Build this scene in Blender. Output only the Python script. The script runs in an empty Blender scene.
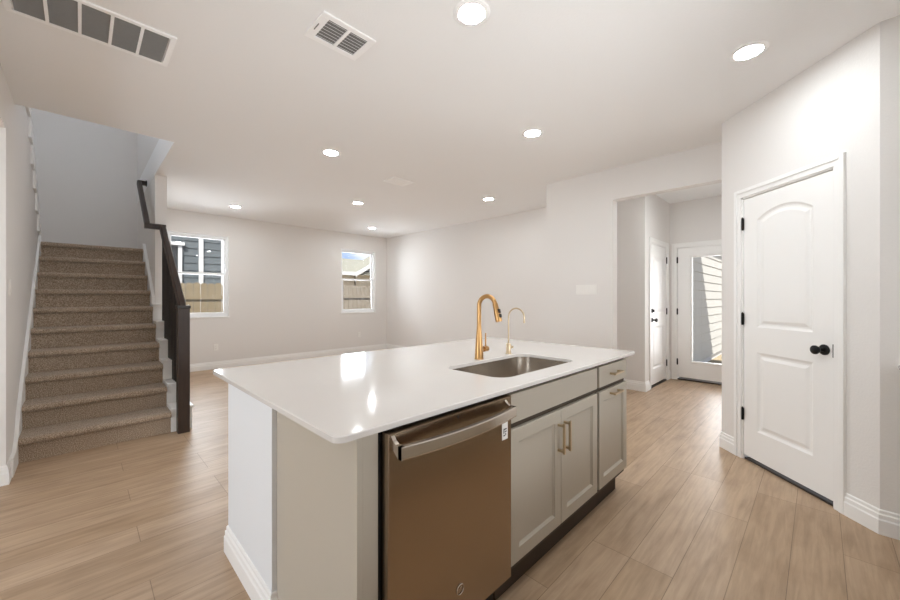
import bpy, bmesh, math, random
from mathutils import Vector, Matrix
random.seed(7)
SC = bpy.context.scene
COL = SC.collection
PI = math.pi

# ------------------------------------------------------------------ camera, world, sun, exposure
EYE = 1.265
cam = bpy.data.cameras.new('camera')
cam.sensor_width = 36.0
cam.lens = 36.0 * 369.0 / 900.0
cam.shift_y = -2.0 / 900.0
cam.clip_start = 0.02
cam_o = bpy.data.objects.new('camera', cam)
cam_o.location = (0, 0, EYE)
cam_o.rotation_euler = (PI / 2, 0, -PI / 4)
COL.objects.link(cam_o)
SC.camera = cam_o

SC.view_settings.view_transform = 'Standard'
SC.view_settings.look = 'None'
SC.view_settings.gamma = 1.0
SC.view_settings.use_curve_mapping = False
SC.view_settings.exposure = 0.39
SC.cycles.max_bounces = 16
SC.cycles.diffuse_bounces = 10
SC.cycles.glossy_bounces = 6
SC.cycles.transparent_max_bounces = 12
SC.cycles.sample_clamp_indirect = 6.0
SC.cycles.use_denoising = True

LAMP = 128.0          # radiance of the ceiling light diffusers
SKY = 0.9

world = bpy.data.worlds.new('sky')
SC.world = world
world.use_nodes = True
wn = world.node_tree.nodes
wl = world.node_tree.links
wn.clear()
w_out = wn.new('ShaderNodeOutputWorld')
w_bg = wn.new('ShaderNodeBackground')
w_bg.inputs['Strength'].default_value = SKY
w_tc = wn.new('ShaderNodeTexCoord')
w_map = wn.new('ShaderNodeMapping')
w_map.inputs['Scale'].default_value = (1, 1, 2.6)
w_no = wn.new('ShaderNodeTexNoise')
w_no.inputs['Scale'].default_value = 5.0
w_no.inputs['Detail'].default_value = 5.0
w_rp = wn.new('ShaderNodeValToRGB')
w_rp.color_ramp.elements[0].position = 0.36
w_rp.color_ramp.elements[0].color = (0.36, 0.53, 0.86, 1)
w_rp.color_ramp.elements[1].position = 0.54
w_rp.color_ramp.elements[1].color = (0.88, 0.93, 1.0, 1)
wl.new(w_tc.outputs['Generated'], w_map.inputs['Vector'])
wl.new(w_map.outputs['Vector'], w_no.inputs['Vector'])
wl.new(w_no.outputs['Fac'], w_rp.inputs['Fac'])
wl.new(w_rp.outputs['Color'], w_bg.inputs['Color'])
wl.new(w_bg.outputs['Background'], w_out.inputs['Surface'])

sun = bpy.data.lights.new('sun', 'SUN')
sun.energy = 10.0
sun.angle = 0.009
sun.color = (1.0, 0.95, 0.86)
sun_o = bpy.data.objects.new('sun', sun)
sun_o.location = (-4, -6, 12)
sun_o.rotation_euler = Vector((1.0, 0.8, -1.786)).to_track_quat('-Z', 'Y').to_euler()
COL.objects.link(sun_o)

# added lamp for daylight through an unseen patio door, left of the camera
day = bpy.data.lights.new('daylight', 'AREA')
day.shape = 'RECTANGLE'
day.size, day.size_y = 2.1, 1.6
day.energy = 84.0
day.color = (0.86, 0.93, 1.0)
day_o = bpy.data.objects.new('daylight', day)
day_o.location = (-3.95, 1.5, 1.15)
day_o.rotation_euler = (0, -PI / 2 - math.radians(25), 0)
COL.objects.link(day_o)
# added lamp outside an unseen kitchen window, tilted up to brighten the ceiling
day3 = bpy.data.lights.new('added_kitchen_light', 'AREA')
day3.shape = 'RECTANGLE'
day3.size, day3.size_y = 1.7, 0.9
day3.energy = 50.0
day3.color = (0.92, 0.96, 1.0)
day3_o = bpy.data.objects.new('added_kitchen_light', day3)
day3_o.location = (1.35, -1.35, 1.35)
day3_o.rotation_euler = (PI / 2 + math.radians(52), 0, 0)
COL.objects.link(day3_o)
# daylight at the two living room windows
for wx in (1.455, 4.595):
    dw_ = bpy.data.lights.new('window_daylight', 'AREA')
    dw_.shape = 'RECTANGLE'
    dw_.size, dw_.size_y = 0.85, 1.35
    dw_.energy = 36.0
    dw_.color = (0.88, 0.94, 1.0)
    dwo = bpy.data.objects.new('window_daylight', dw_)
    dwo.location = (wx, 8.05, 1.75)
    dwo.rotation_euler = (-PI / 2, 0, 0)
    COL.objects.link(dwo)
# daylight through the glass front door
day4 = bpy.data.lights.new('entry_daylight', 'AREA')
day4.shape = 'RECTANGLE'
day4.size, day4.size_y = 1.5, 0.5
day4.energy = 22.0
day4.color = (0.97, 0.98, 1.0)
day4_o = bpy.data.objects.new('entry_daylight', day4)
day4_o.location = (6.85, 0.95, 1.10)
day4_o.rotation_euler = (0, PI / 2, 0)
COL.objects.link(day4_o)
# daylight through the high stairwell window
day2 = bpy.data.lights.new('stairwell_daylight', 'AREA')
day2.shape = 'RECTANGLE'
day2.size, day2.size_y = 1.4, 0.7
day2.energy = 48.0
day2.color = (0.80, 0.89, 1.0)
day2_o = bpy.data.objects.new('stairwell_daylight', day2)
day2_o.location = (-0.42, 7.80, 4.72)
day2_o.rotation_euler = (-PI / 2, 0, 0)
COL.objects.link(day2_o)

# ------------------------------------------------------------------ materials
def srgb(r, g, b):
    f = lambda c: (c / 255 / 12.92) if c / 255 <= 0.04045 else ((c / 255 + 0.055) / 1.055) ** 2.4
    return (f(r), f(g), f(b), 1)

def mat(name, col, rough=0.5, metal=0.0, bump=None, spec=None, vary=None, **kw):
    """col linear rgba; bump = (scale, strength, distance); vary = (scale, amount)"""
    m = bpy.data.materials.new(name)
    m.use_nodes = True
    nt = m.node_tree
    b = nt.nodes['Principled BSDF']
    b.inputs['Base Color'].default_value = col
    b.inputs['Roughness'].default_value = rough
    b.inputs['Metallic'].default_value = metal
    if spec is not None:
        b.inputs['Specular IOR Level'].default_value = spec
    for k, v in kw.items():
        b.inputs[k.replace('_', ' ')].default_value = v
    tc = nt.nodes.new('ShaderNodeTexCoord')
    if vary:
        n = nt.nodes.new('ShaderNodeTexNoise')
        n.inputs['Scale'].default_value = vary[0]
        n.inputs['Detail'].default_value = 4
        nt.links.new(tc.outputs['Object'], n.inputs['Vector'])
        mx = nt.nodes.new('ShaderNodeMix')
        mx.data_type = 'RGBA'
        a = vary[1]
        mx.inputs['A'].default_value = tuple(c * (1 - a) for c in col[:3]) + (1,)
        mx.inputs['B'].default_value = tuple(min(1, c * (1 + a)) for c in col[:3]) + (1,)
        nt.links.new(n.outputs['Fac'], mx.inputs['Factor'])
        nt.links.new(mx.outputs['Result'], b.inputs['Base Color'])
    if bump:
        n = nt.nodes.new('ShaderNodeTexNoise')
        n.inputs['Scale'].default_value = bump[0]
        n.inputs['Detail'].default_value = 3
        nt.links.new(tc.outputs['Object'], n.inputs['Vector'])
        bp = nt.nodes.new('ShaderNodeBump')
        bp.inputs['Strength'].default_value = bump[1]
        bp.inputs['Distance'].default_value = bump[2]
        nt.links.new(n.outputs['Fac'], bp.inputs['Height'])
        nt.links.new(bp.outputs['Normal'], b.inputs['Normal'])
    return m

def brushed(name, col, rough, stretch, strength=0.06, aniso=0.0):
    m = mat(name, col, rough, 1.0)
    nt = m.node_tree
    b = nt.nodes['Principled BSDF']
    tc = nt.nodes.new('ShaderNodeTexCoord')
    mp = nt.nodes.new('ShaderNodeMapping')
    mp.inputs['Scale'].default_value = stretch
    n = nt.nodes.new('ShaderNodeTexNoise')
    n.inputs['Scale'].default_value = 30
    n.inputs['Detail'].default_value = 3
    bp = nt.nodes.new('ShaderNodeBump')
    bp.inputs['Strength'].default_value = strength
    bp.inputs['Distance'].default_value = 0.002
    nt.links.new(tc.outputs['Object'], mp.inputs['Vector'])
    nt.links.new(mp.outputs['Vector'], n.inputs['Vector'])
    nt.links.new(n.outputs['Fac'], bp.inputs['Height'])
    nt.links.new(bp.outputs['Normal'], b.inputs['Normal'])
    if aniso:
        b.inputs['Anisotropic'].default_value = aniso
        b.inputs['Anisotropic Rotation'].default_value = 0.25
        tg_ = nt.nodes.new('ShaderNodeTangent')
        tg_.direction_type = 'RADIAL'
        tg_.axis = 'Z'
        nt.links.new(tg_.outputs['Tangent'], b.inputs['Tangent'])
    return m

def floor_material():
    m = bpy.data.materials.new('oak_planks')
    m.use_nodes = True
    nt = m.node_tree
    N, L = nt.nodes, nt.links
    b = N['Principled BSDF']
    tc = N.new('ShaderNodeTexCoord')
    mp = N.new('ShaderNodeMapping')
    mp.inputs['Location'].default_value = (0.55, -0.467 + 0.184 * 10, 0)
    L.new(tc.outputs['Object'], mp.inputs['Vector'])
    br = N.new('ShaderNodeTexBrick')
    br.offset = 0.37
    br.offset_frequency = 3
    br.inputs['Scale'].default_value = 1.0
    br.inputs['Brick Width'].default_value = 1.22
    br.inputs['Row Height'].default_value = 0.184
    br.inputs['Mortar Size'].default_value = 0.0016
    br.inputs['Mortar Smooth'].default_value = 0.3
    br.inputs['Bias'].default_value = 0.0
    br.inputs['Color1'].default_value = srgb(177, 151, 123)
    br.inputs['Color2'].default_value = srgb(192, 167, 141)
    br.inputs['Mortar'].default_value = srgb(136, 113, 90)
    L.new(mp.outputs['Vector'], br.inputs['Vector'])
    # long grain
    m2 = N.new('ShaderNodeMapping')
    m2.inputs['Scale'].default_value = (1.6, 22, 1)
    L.new(tc.outputs['Object'], m2.inputs['Vector'])
    g = N.new('ShaderNodeTexNoise')
    g.inputs['Scale'].default_value = 1.6
    g.inputs['Detail'].default_value = 7
    g.inputs['Roughness'].default_value = 0.62
    g.inputs['Distortion'].default_value = 0.5
    L.new(m2.outputs['Vector'], g.inputs['Vector'])
    rg = N.new('ShaderNodeValToRGB')
    rg.color_ramp.elements[0].position = 0.30
    rg.color_ramp.elements[0].color = (0.70, 0.67, 0.64, 1)
    rg.color_ramp.elements[1].position = 0.62
    rg.color_ramp.elements[1].color = (1.06, 1.05, 1.04, 1)
    L.new(g.outputs['Fac'], rg.inputs['Fac'])
    mu = N.new('ShaderNodeMix'); mu.data_type = 'RGBA'; mu.blend_type = 'MULTIPLY'
    mu.inputs['Factor'].default_value = 0.72
    L.new(br.outputs['Color'], mu.inputs['A'])
    L.new(rg.outputs['Color'], mu.inputs['B'])
    # broad cloudy patches and knots
    m3 = N.new('ShaderNodeMapping')
    m3.inputs['Scale'].default_value = (2.2, 6.5, 1)
    L.new(tc.outputs['Object'], m3.inputs['Vector'])
    k = N.new('ShaderNodeTexNoise')
    k.inputs['Scale'].default_value = 1.5
    k.inputs['Detail'].default_value = 4
    L.new(m3.outputs['Vector'], k.inputs['Vector'])
    rk = N.new('ShaderNodeValToRGB')
    rk.color_ramp.elements[0].position = 0.30
    rk.color_ramp.elements[0].color = (0.80, 0.77, 0.74, 1)
    rk.color_ramp.elements[1].position = 0.55
    rk.color_ramp.elements[1].color = (1, 1, 1, 1)
    L.new(k.outputs['Fac'], rk.inputs['Fac'])
    mk = N.new('ShaderNodeMix'); mk.data_type = 'RGBA'; mk.blend_type = 'MULTIPLY'
    mk.inputs['Factor'].default_value = 0.8
    L.new(mu.outputs['Result'], mk.inputs['A'])
    L.new(rk.outputs['Color'], mk.inputs['B'])
    L.new(mk.outputs['Result'], b.inputs['Base Color'])
    b.inputs['Roughness'].default_value = 0.42
    b.inputs['Specular IOR Level'].default_value = 0.4
    bp = N.new('ShaderNodeBump')
    bp.inputs['Strength'].default_value = 0.25
    bp.inputs['Distance'].default_value = 0.0012
    iv = N.new('ShaderNodeMath'); iv.operation = 'SUBTRACT'
    L.new(g.outputs['Fac'], iv.inputs[0])
    L.new(br.outputs['Fac'], iv.inputs[1])
    L.new(iv.outputs['Value'], bp.inputs['Height'])
    L.new(bp.outputs['Normal'], b.inputs['Normal'])
    return m

def siding_material(name, col, pitch=0.2):
    """horizontal lap siding: dark line under each lap is real bevel geometry elsewhere; here only tone grain"""
    return mat(name, col, 0.7, bump=(60, 0.2, 0.002))

def carpet_material():
    m = mat('carpet', srgb(176, 156, 134), 0.95, bump=(417.3, 0.9, 0.006), spec=0.1)
    nt = m.node_tree
    b = nt.nodes['Principled BSDF']
    tc = nt.nodes.new('ShaderNodeTexCoord')
    n = nt.nodes.new('ShaderNodeTexNoise')
    n.inputs['Scale'].default_value = 163.7
    n.inputs['Detail'].default_value = 4
    nt.links.new(tc.outputs['Object'], n.inputs['Vector'])
    r = nt.nodes.new('ShaderNodeValToRGB')
    r.color_ramp.elements[0].position = 0.36
    r.color_ramp.elements[0].color = srgb(134, 114, 95)
    r.color_ramp.elements[1].position = 0.64
    r.color_ramp.elements[1].color = srgb(208, 190, 169)
    nt.links.new(n.outputs['Fac'], r.inputs['Fac'])
    nt.links.new(r.outputs['Color'], b.inputs['Base Color'])
    b.inputs['Sheen Weight'].default_value = 0.2
    return m

def wood_material(name, c1, c2, rough=0.45, axis=(1, 1, 14)):
    m = mat(name, c1, rough)
    nt = m.node_tree
    b = nt.nodes['Principled BSDF']
    tc = nt.nodes.new('ShaderNodeTexCoord')
    mp = nt.nodes.new('ShaderNodeMapping')
    mp.inputs['Scale'].default_value = axis
    n = nt.nodes.new('ShaderNodeTexNoise')
    n.inputs['Scale'].default_value = 4
    n.inputs['Detail'].default_value = 6
    mx = nt.nodes.new('ShaderNodeMix'); mx.data_type = 'RGBA'
    mx.inputs['A'].default_value = c1
    mx.inputs['B'].default_value = c2
    nt.links.new(tc.outputs['Object'], mp.inputs['Vector'])
    nt.links.new(mp.outputs['Vector'], n.inputs['Vector'])
    nt.links.new(n.outputs['Fac'], mx.inputs['Factor'])
    nt.links.new(mx.outputs['Result'], b.inputs['Base Color'])
    return m

def glass_material(name, tint=(1, 1, 1, 1), ior=1.45):
    m = bpy.data.materials.new(name)
    m.use_nodes = True
    nt = m.node_tree
    nt.nodes.clear()
    o = nt.nodes.new('ShaderNodeOutputMaterial')
    mx = nt.nodes.new('ShaderNodeMixShader')
    fr = nt.nodes.new('ShaderNodeFresnel')
    fr.inputs['IOR'].default_value = ior
    tr = nt.nodes.new('ShaderNodeBsdfTransparent')
    tr.inputs['Color'].default_value = tint
    gl = nt.nodes.new('ShaderNodeBsdfGlossy')
    gl.inputs['Roughness'].default_value = 0.01
    nt.links.new(fr.outputs['Fac'], mx.inputs['Fac'])
    nt.links.new(tr.outputs['BSDF'], mx.inputs[1])
    nt.links.new(gl.outputs['BSDF'], mx.inputs[2])
    nt.links.new(mx.outputs['Shader'], o.inputs['Surface'])
    return m

def emit_material(name, col, strength):
    m = bpy.data.materials.new(name)
    m.use_nodes = True
    b = m.node_tree.nodes['Principled BSDF']
    b.inputs['Base Color'].default_value = (0.9, 0.9, 0.9, 1)
    b.inputs['Emission Color'].default_value = col
    b.inputs['Emission Strength'].default_value = strength
    return m

M = {}
M['wall'] = mat('wall_paint', srgb(230, 227, 224), 0.85, bump=(95, 0.22, 0.004), spec=0.2)
M['ceiling'] = mat('ceiling_paint', srgb(243, 243, 243), 0.9, bump=(80, 0.2, 0.004), spec=0.15)
M['trim'] = mat('white_trim_paint', srgb(242, 241, 239), 0.38, bump=(30, 0.03, 0.002))
M['door'] = mat('white_door_paint', srgb(243, 242, 240), 0.42, bump=(25, 0.03, 0.002))
M['pony'] = mat('white_half_wall_paint', srgb(226, 228, 230), 0.6, bump=(95, 0.12, 0.003))
M['floor'] = floor_material()
M['cab'] = mat('greige_cabinet_paint', srgb(184, 176, 162), 0.38, bump=(20, 0.02, 0.002), vary=(3, 0.015))
M['cab_gap_shade'] = mat('cabinet_shadow_frame', srgb(72, 60, 47), 0.6, bump=(20, 0.02, 0.002))  # face frame coloured dark to carry the shadow in the gaps between fronts
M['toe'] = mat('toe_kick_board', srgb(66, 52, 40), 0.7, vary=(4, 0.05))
M['quartz'] = mat('white_quartz', srgb(214, 209, 204), 0.085, vary=(9, 0.012), spec=0.55)
M['steel'] = brushed('brushed_stainless_steel', srgb(170, 152, 132), 0.20, (0.6, 0.6, 40.0), 0.10)
M['steel_edge'] = brushed('bright_steel_edge', srgb(214, 206, 196), 0.22, (1, 1, 20), 0.03)
M['sink_steel'] = brushed('satin_sink_steel', srgb(196, 188, 178), 0.27, (1, 1, 12), 0.05)
M['dark_gap'] = mat('black_rubber_gasket', srgb(20, 19, 18), 0.6, vary=(8, 0.05))
M['gold'] = brushed('brushed_gold', srgb(186, 145, 96), 0.32, (1, 1, 20), 0.03)
M['champagne'] = brushed('champagne_bronze', srgb(205, 186, 156), 0.28, (1, 1, 20), 0.03)
M['black'] = mat('matte_black_metal', srgb(22, 21, 21), 0.42, 0.4, vary=(9, 0.05))
M['carpet'] = carpet_material()
M['rail'] = wood_material('dark_espresso_wood', srgb(38, 27, 21), srgb(62, 46, 37), 0.45, (6, 6, 1.2))
M['baluster'] = wood_material('black_stained_wood', srgb(22, 17, 15), srgb(34, 27, 23), 0.45, (6, 6, 1.2))
M['vinyl'] = mat('white_vinyl_frame', srgb(244, 245, 246), 0.35, vary=(5, 0.01))
M['plastic'] = mat('white_plastic', srgb(240, 238, 234), 0.35, vary=(5, 0.01))
M['slot'] = mat('dark_socket_slot', srgb(60, 56, 52), 0.6, vary=(5, 0.02))
M['glass'] = glass_material('window_glass')
M['grille'] = mat('grey_filter_mesh', srgb(150, 149, 147), 0.8, vary=(60, 0.05))
M['vent_dark'] = mat('dark_duct', srgb(128, 126, 123), 0.8, vary=(6, 0.05))
M['vent_white'] = mat('white_painted_metal', srgb(251, 251, 251), 0.4, vary=(5, 0.01))
M['lamp'] = emit_material('glowing_diffuser', (0.915, 0.972, 1.0, 1), LAMP)
M['slate'] = siding_material('slate_blue_siding', srgb(78, 86, 92))
M['cream'] = siding_material('pale_siding', srgb(168, 168, 166))
M['ext_white'] = mat('white_exterior_trim', srgb(186, 188, 192), 0.6, vary=(4, 0.02))
M['fence'] = wood_material('cedar_fence', srgb(124, 112, 90), srgb(102, 90, 70), 0.8, (5, 5, 1.0))
M['fence_grey'] = wood_material('weathered_fence', srgb(136, 128, 116), srgb(114, 106, 96), 0.85, (5, 5, 1.0))
M['shingle'] = mat('grey_roof_shingles', srgb(112, 112, 104), 0.9, bump=(40, 0.5, 0.02), vary=(14, 0.12))
M['beige_ext'] = siding_material('beige_siding', srgb(196, 186, 170))
M['dirt'] = mat('dry_ground', srgb(132, 120, 98), 0.95, bump=(20, 0.5, 0.03), vary=(5, 0.15))
M['threshold_or_gap_shade'] = mat('bronze_threshold_or_gap_shade', srgb(58, 48, 40), 0.5, 0.3, vary=(6, 0.05))

# ------------------------------------------------------------------ mesh helpers (world coordinates, moved to each object's own origin on linking)
ORG = {}

def tag(o, label=None, cat=None, group=None, kind=None):
    if label: o['label'] = label
    if cat: o['category'] = cat
    if group: o['group'] = group
    if kind: o['kind'] = kind
    return o

def thing(name, loc, label=None, cat=None, group=None, kind=None):
    o = bpy.data.objects.new(name, None)
    o.empty_display_size = 0.1
    o.location = loc
    COL.objects.link(o)
    ORG[o] = Vector(loc)
    return tag(o, label, cat, group, kind)

def obj(name, bm, m, parent=None, smooth=None, org=None):
    """link a bmesh given in world coordinates as one mesh object"""
    if parent is not None:
        c = ORG[parent]
    elif org is not None:
        c = Vector(org)
    else:
        xs = [v.co for v in bm.verts]
        lo = Vector((min(v.x for v in xs), min(v.y for v in xs), min(v.z for v in xs)))
        hi = Vector((max(v.x for v in xs), max(v.y for v in xs), max(v.z for v in xs)))
        c = Vector(((lo.x + hi.x) / 2, (lo.y + hi.y) / 2, lo.z))
    bmesh.ops.recalc_face_normals(bm, faces=bm.faces[:])
    bmesh.ops.translate(bm, verts=bm.verts[:], vec=-c)
    me = bpy.data.meshes.new(name)
    bm.to_mesh(me)
    bm.free()
    me.materials.append(m)
    if smooth:
        for p in me.polygons:
            p.use_smooth = True
        try:
            me.set_sharp_from_angle(angle=smooth)
        except Exception:
            pass
    o = bpy.data.objects.new(name, me)
    COL.objects.link(o)
    if parent is not None:
        o.parent = parent
    else:
        o.location = c
    ORG[o] = c
    return o

def struct(name, bm, m, parent=None, **k):
    o = obj(name, bm, m, parent, **k)
    if parent is None:
        o['kind'] = 'structure'
    return o

def B():
    return bmesh.new()

def box(bm, x0, x1, y0, y1, z0, z1, bevel=0.0, seg=2, T=None):
    t = bmesh.new()
    bmesh.ops.create_cube(t, size=1)
    for v in t.verts:
        v.co = Vector(((x0 + x1) / 2 + v.co.x * (x1 - x0), (y0 + y1) / 2 + v.co.y * (y1 - y0), (z0 + z1) / 2 + v.co.z * (z1 - z0)))
    if bevel:
        bmesh.ops.bevel(t, geom=t.edges[:], offset=bevel, segments=seg, affect='EDGES', profile=0.5)
    join(bm, t, T)
    return bm

def join(bm, t, T=None):
    if T is not None:
        bmesh.ops.transform(t, matrix=T, verts=t.verts[:])
    vm = {v: bm.verts.new(v.co) for v in t.verts}
    for f in t.faces:
        try:
            bm.faces.new([vm[v] for v in f.verts])
        except ValueError:
            pass
    t.free()

def prism(bm, pts, axis, a, b, T=None):
    """extrude a 2-D outline; axis 'x': pts are (y,z); 'y': (x,z); 'z': (x,y)"""
    t = bmesh.new()
    def p3(p, w):
        return {'x': (w, p[0], p[1]), 'y': (p[0], w, p[1]), 'z': (p[0], p[1], w)}[axis]
    A = [t.verts.new(p3(p, a)) for p in pts]
    C = [t.verts.new(p3(p, b)) for p in pts]
    n = len(pts)
    t.faces.new(A)
    t.faces.new(C[::-1])
    for i in range(n):
        t.faces.new((A[i], A[(i + 1) % n], C[(i + 1) % n], C[i]))
    join(bm, t, T)
    return bm

def tube(bm, pts, r, n=12, closed_ends=True, T=None):
    """round tube along a polyline, r a number or a list per point"""
    t = bmesh.new()
    pts = [Vector(p) for p in pts]
    k = len(pts)
    rs = r if isinstance(r, (list, tuple)) else [r] * k
    prev = None
    rings = []
    for i, p in enumerate(pts):
        d = (pts[min(i + 1, k - 1)] - pts[max(i - 1, 0)]).normalized()
        if prev is None:
            u = d.orthogonal().normalized()
        else:
            u = (prev - d * prev.dot(d))
            u = u.normalized() if u.length > 1e-6 else d.orthogonal().normalized()
        prev = u
        w = d.cross(u)
        rings.append([t.verts.new(p + (u * math.cos(2 * PI * j / n) + w * math.sin(2 * PI * j / n)) * rs[i]) for j in range(n)])
    for a, c in zip(rings, rings[1:]):
        for j in range(n):
            t.faces.new((a[j], a[(j + 1) % n], c[(j + 1) % n], c[j]))
    if closed_ends:
        t.faces.new(rings[0][::-1])
        t.faces.new(rings[-1])
    join(bm, t, T)
    return bm

def lathe(bm, prof, c, n=24, axis='z', T=None):
    """prof = [(radius, height)]; c = centre at height 0"""
    t = bmesh.new()
    rings = []
    for r, h in prof:
        ring = []
        for j in range(n):
            a = 2 * PI * j / n
            x, y = r * math.cos(a), r * math.sin(a)
            q = {'z': (x, y, h), 'x': (h, x, y), 'y': (x, h, y)}[axis]
            ring.append(t.verts.new((c[0] + q[0], c[1] + q[1], c[2] + q[2])))
        rings.append(ring)
    for a, b in zip(rings, rings[1:]):
        for j in range(n):
            t.faces.new((a[j], a[(j + 1) % n], b[(j + 1) % n], b[j]))
    t.faces.new(rings[0][::-1])
    t.faces.new(rings[-1])
    join(bm, t, T)
    return bm

def rrect(x0, x1, y0, y1, r, n=6):
    out = []
    for cx, cy, a0 in ((x1 - r, y1 - r, 0), (x0 + r, y1 - r, 90), (x0 + r, y0 + r, 180), (x1 - r, y0 + r, 270)):
        for i in range(n + 1):
            a = math.radians(a0 + 90 * i / n)
            out.append((cx + r * math.cos(a), cy + r * math.sin(a)))
    return out

def inset(poly, d):
    """move a convex counter-clockwise outline inwards by d"""
    n = len(poly)
    out = []
    for i in range(n):
        p0, p1, p2 = Vector(poly[i - 1]), Vector(poly[i]), Vector(poly[(i + 1) % n])
        e1 = (p1 - p0).normalized(); e2 = (p2 - p1).normalized()
        n1 = Vector((-e1.y, e1.x)); n2 = Vector((-e2.y, e2.x))
        s = (n1 + n2)
        q = s / max(1e-6, (1 + n1.dot(n2)))
        out.append(tuple(p1 + q * d))
    return out

def panel_slab(bm, outer, thick, panels, T=None, edge=0.0015):
    """a slab in the (u,z) plane; its front at v=0, its back at v=-thick.
    panels = [(outline ccw, [(inset, depth), ...])]: each outline is carved to the listed levels."""
    t = bmesh.new()
    def ring(poly, v):
        return [t.verts.new((p[0], v, p[1])) for p in poly]
    def edges(vs):
        return [t.edges.new((vs[i], vs[(i + 1) % len(vs)])) for i in range(len(vs))]
    front = ring(inset(outer, edge), 0.0)
    es = edges(front)
    starts = []
    for outline, levels in panels:
        vs = ring(outline, 0.0)
        es += edges(vs)
        starts.append((vs, outline, levels))
    bmesh.ops.triangle_fill(t, use_beauty=True, edges=es)
    for vs, outline, levels in starts:
        prev = vs
        for ins, dep in levels:
            nx = ring(inset(outline, ins), -dep)
            for i in range(len(vs)):
                j = (i + 1) % len(vs)
                t.faces.new((prev[i], prev[j], nx[j], nx[i]))
            prev = nx
        if levels and levels[-1][1] < thick - 1e-6:
            t.faces.new(prev)
    # sides and back
    s1 = ring(outer, -edge)
    s2 = ring(outer, -thick)
    for a, c in ((front, s1), (s1, s2)):
        for i in range(len(outer)):
            j = (i + 1) % len(outer)
            t.faces.new((a[i], a[j], c[j], c[i]))
    holes = [pr for pr in starts if pr[2] and pr[2][-1][1] >= thick - 1e-6]
    if not holes:
        t.faces.new(s2[::-1])
    else:
        be = [t.edges.get((s2[i], s2[(i + 1) % len(s2)])) for i in range(len(s2))]
        for vs, outline, levels in holes:
            q = inset(outline, levels[-1][0])
            hv = ring(q, -thick)
            be += edges(hv)
        bmesh.ops.triangle_fill(t, use_beauty=True, edges=be)
        bmesh.ops.remove_doubles(t, verts=t.verts[:], dist=1e-6)
    join(bm, t, T)
    return bm

def plate(bm, outer, holes, z0, z1, edge=0.0):
    """horizontal plate with holes (outlines in x,y)"""
    t = bmesh.new()
    def ring(poly, z):
        return [t.verts.new((p[0], p[1], z)) for p in poly]
    def edges(vs):
        return [t.edges.new((vs[i], vs[(i + 1) % len(vs)])) for i in range(len(vs))]
    def wall(a, c):
        for i in range(len(a)):
            j = (i + 1) % len(a)
            t.faces.new((a[i], a[j], c[j], c[i]))
    top = ring(inset(outer, edge) if edge else outer, z1)
    bot = ring(outer, z0)
    et, eb = edges(top), edges(bot)
    if edge:
        mid = ring(outer, z1 - edge)
        wall(top, mid); wall(mid, bot)
    else:
        wall(top, bot)
    for h in holes:
        a, c = ring(inset(h, -edge) if edge else h, z1), ring(h, z0)
        et += edges(a); eb += edges(c)
        if edge:
            md = ring(h, z1 - edge)
            wall(a, md); wall(md, c)
        else:
            wall(a, c)
    bmesh.ops.triangle_fill(t, use_beauty=True, edges=et)
    bmesh.ops.triangle_fill(t, use_beauty=True, edges=eb)
    join(bm, t)
    return bm

def frame_T(p, u):
    """matrix of a wall frame: local x runs along u from p, local y points to the viewer's side, local z up"""
    u = Vector((u[0], u[1], 0)).normalized()
    v = Vector((u.y, -u.x, 0))
    m = Matrix(((u.x, v.x, 0, p[0]), (u.y, v.y, 0, p[1]), (0, 0, 1, p[2] if len(p) > 2 else 0), (0, 0, 0, 1)))
    return m

def wall_boxes(bm, T, length, thick, z0, z1, openings):
    """wall whose room face is local y=0 and body goes to -thick, with rectangular openings (u0,u1,z0,z1)"""
    us = sorted({0.0, length} | {o[0] for o in openings} | {o[1] for o in openings})
    for a, c in zip(us, us[1:]):
        mid = (a + c) / 2
        cuts = sorted([(o[2], o[3]) for o in openings if o[0] < mid < o[1]])
        z = z0
        for q0, q1 in cuts:
            if q0 > z + 1e-6:
                box(bm, a, c, -thick, 0, z, q0, T=T)
            z = q1
        if z < z1 - 1e-6:
            box(bm, a, c, -thick, 0, z, z1, T=T)
    return bm

BASE_PROF = [(0, 0), (0.016, 0), (0.016, 0.075), (0.012, 0.083), (0.012, 0.103), (0.007, 0.110), (0.007, 0.124), (0.003, 0.130), (0, 0.130)]

def base_run(bm, pts):
    """baseboard along a polyline of floor points; the room lies on the right-hand side (frame_T's viewer side); corners mitred"""
    pts = [Vector((p[0], p[1], 0)) for p in pts]
    k = len(pts)
    t = bmesh.new()
    rows = []
    for i, p in enumerate(pts):
        dirs = []
        if i > 0: dirs.append((pts[i] - pts[i - 1]).normalized())
        if i < k - 1: dirs.append((pts[i + 1] - pts[i]).normalized())
        ns = [Vector((d.y, -d.x, 0)) for d in dirs]
        if len(ns) == 2:
            q = (ns[0] + ns[1]) / max(0.15, 1 + ns[0].dot(ns[1]))
        else:
            q = ns[0]
        rows.append([t.verts.new(p + q * a + Vector((0, 0, z))) for a, z in BASE_PROF])
    n = len(BASE_PROF)
    for a, c in zip(rows, rows[1:]):
        for j in range(n):
            t.faces.new((a[j], a[(j + 1) % n], c[(j + 1) % n], c[j]))
    t.faces.new(rows[0][::-1]); t.faces.new(rows[-1])
    join(bm, t)
    return bm

# ------------------------------------------------------------------ dimensions of the place
H = 2.75              # ceiling
BACK = 7.61           # window wall
LIV = 5.38            # far wall of the living room
OPN = 4.30            # wall with the opening to the entry
LEFT = -0.36          # wall beside the stairs
UP = 5.30             # ceiling of the stairwell
R_, N_ = 0.194, 0.25  # riser and run
Y0 = 4.33             # first riser
SX0, SX1 = -0.338, 0.60

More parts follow.
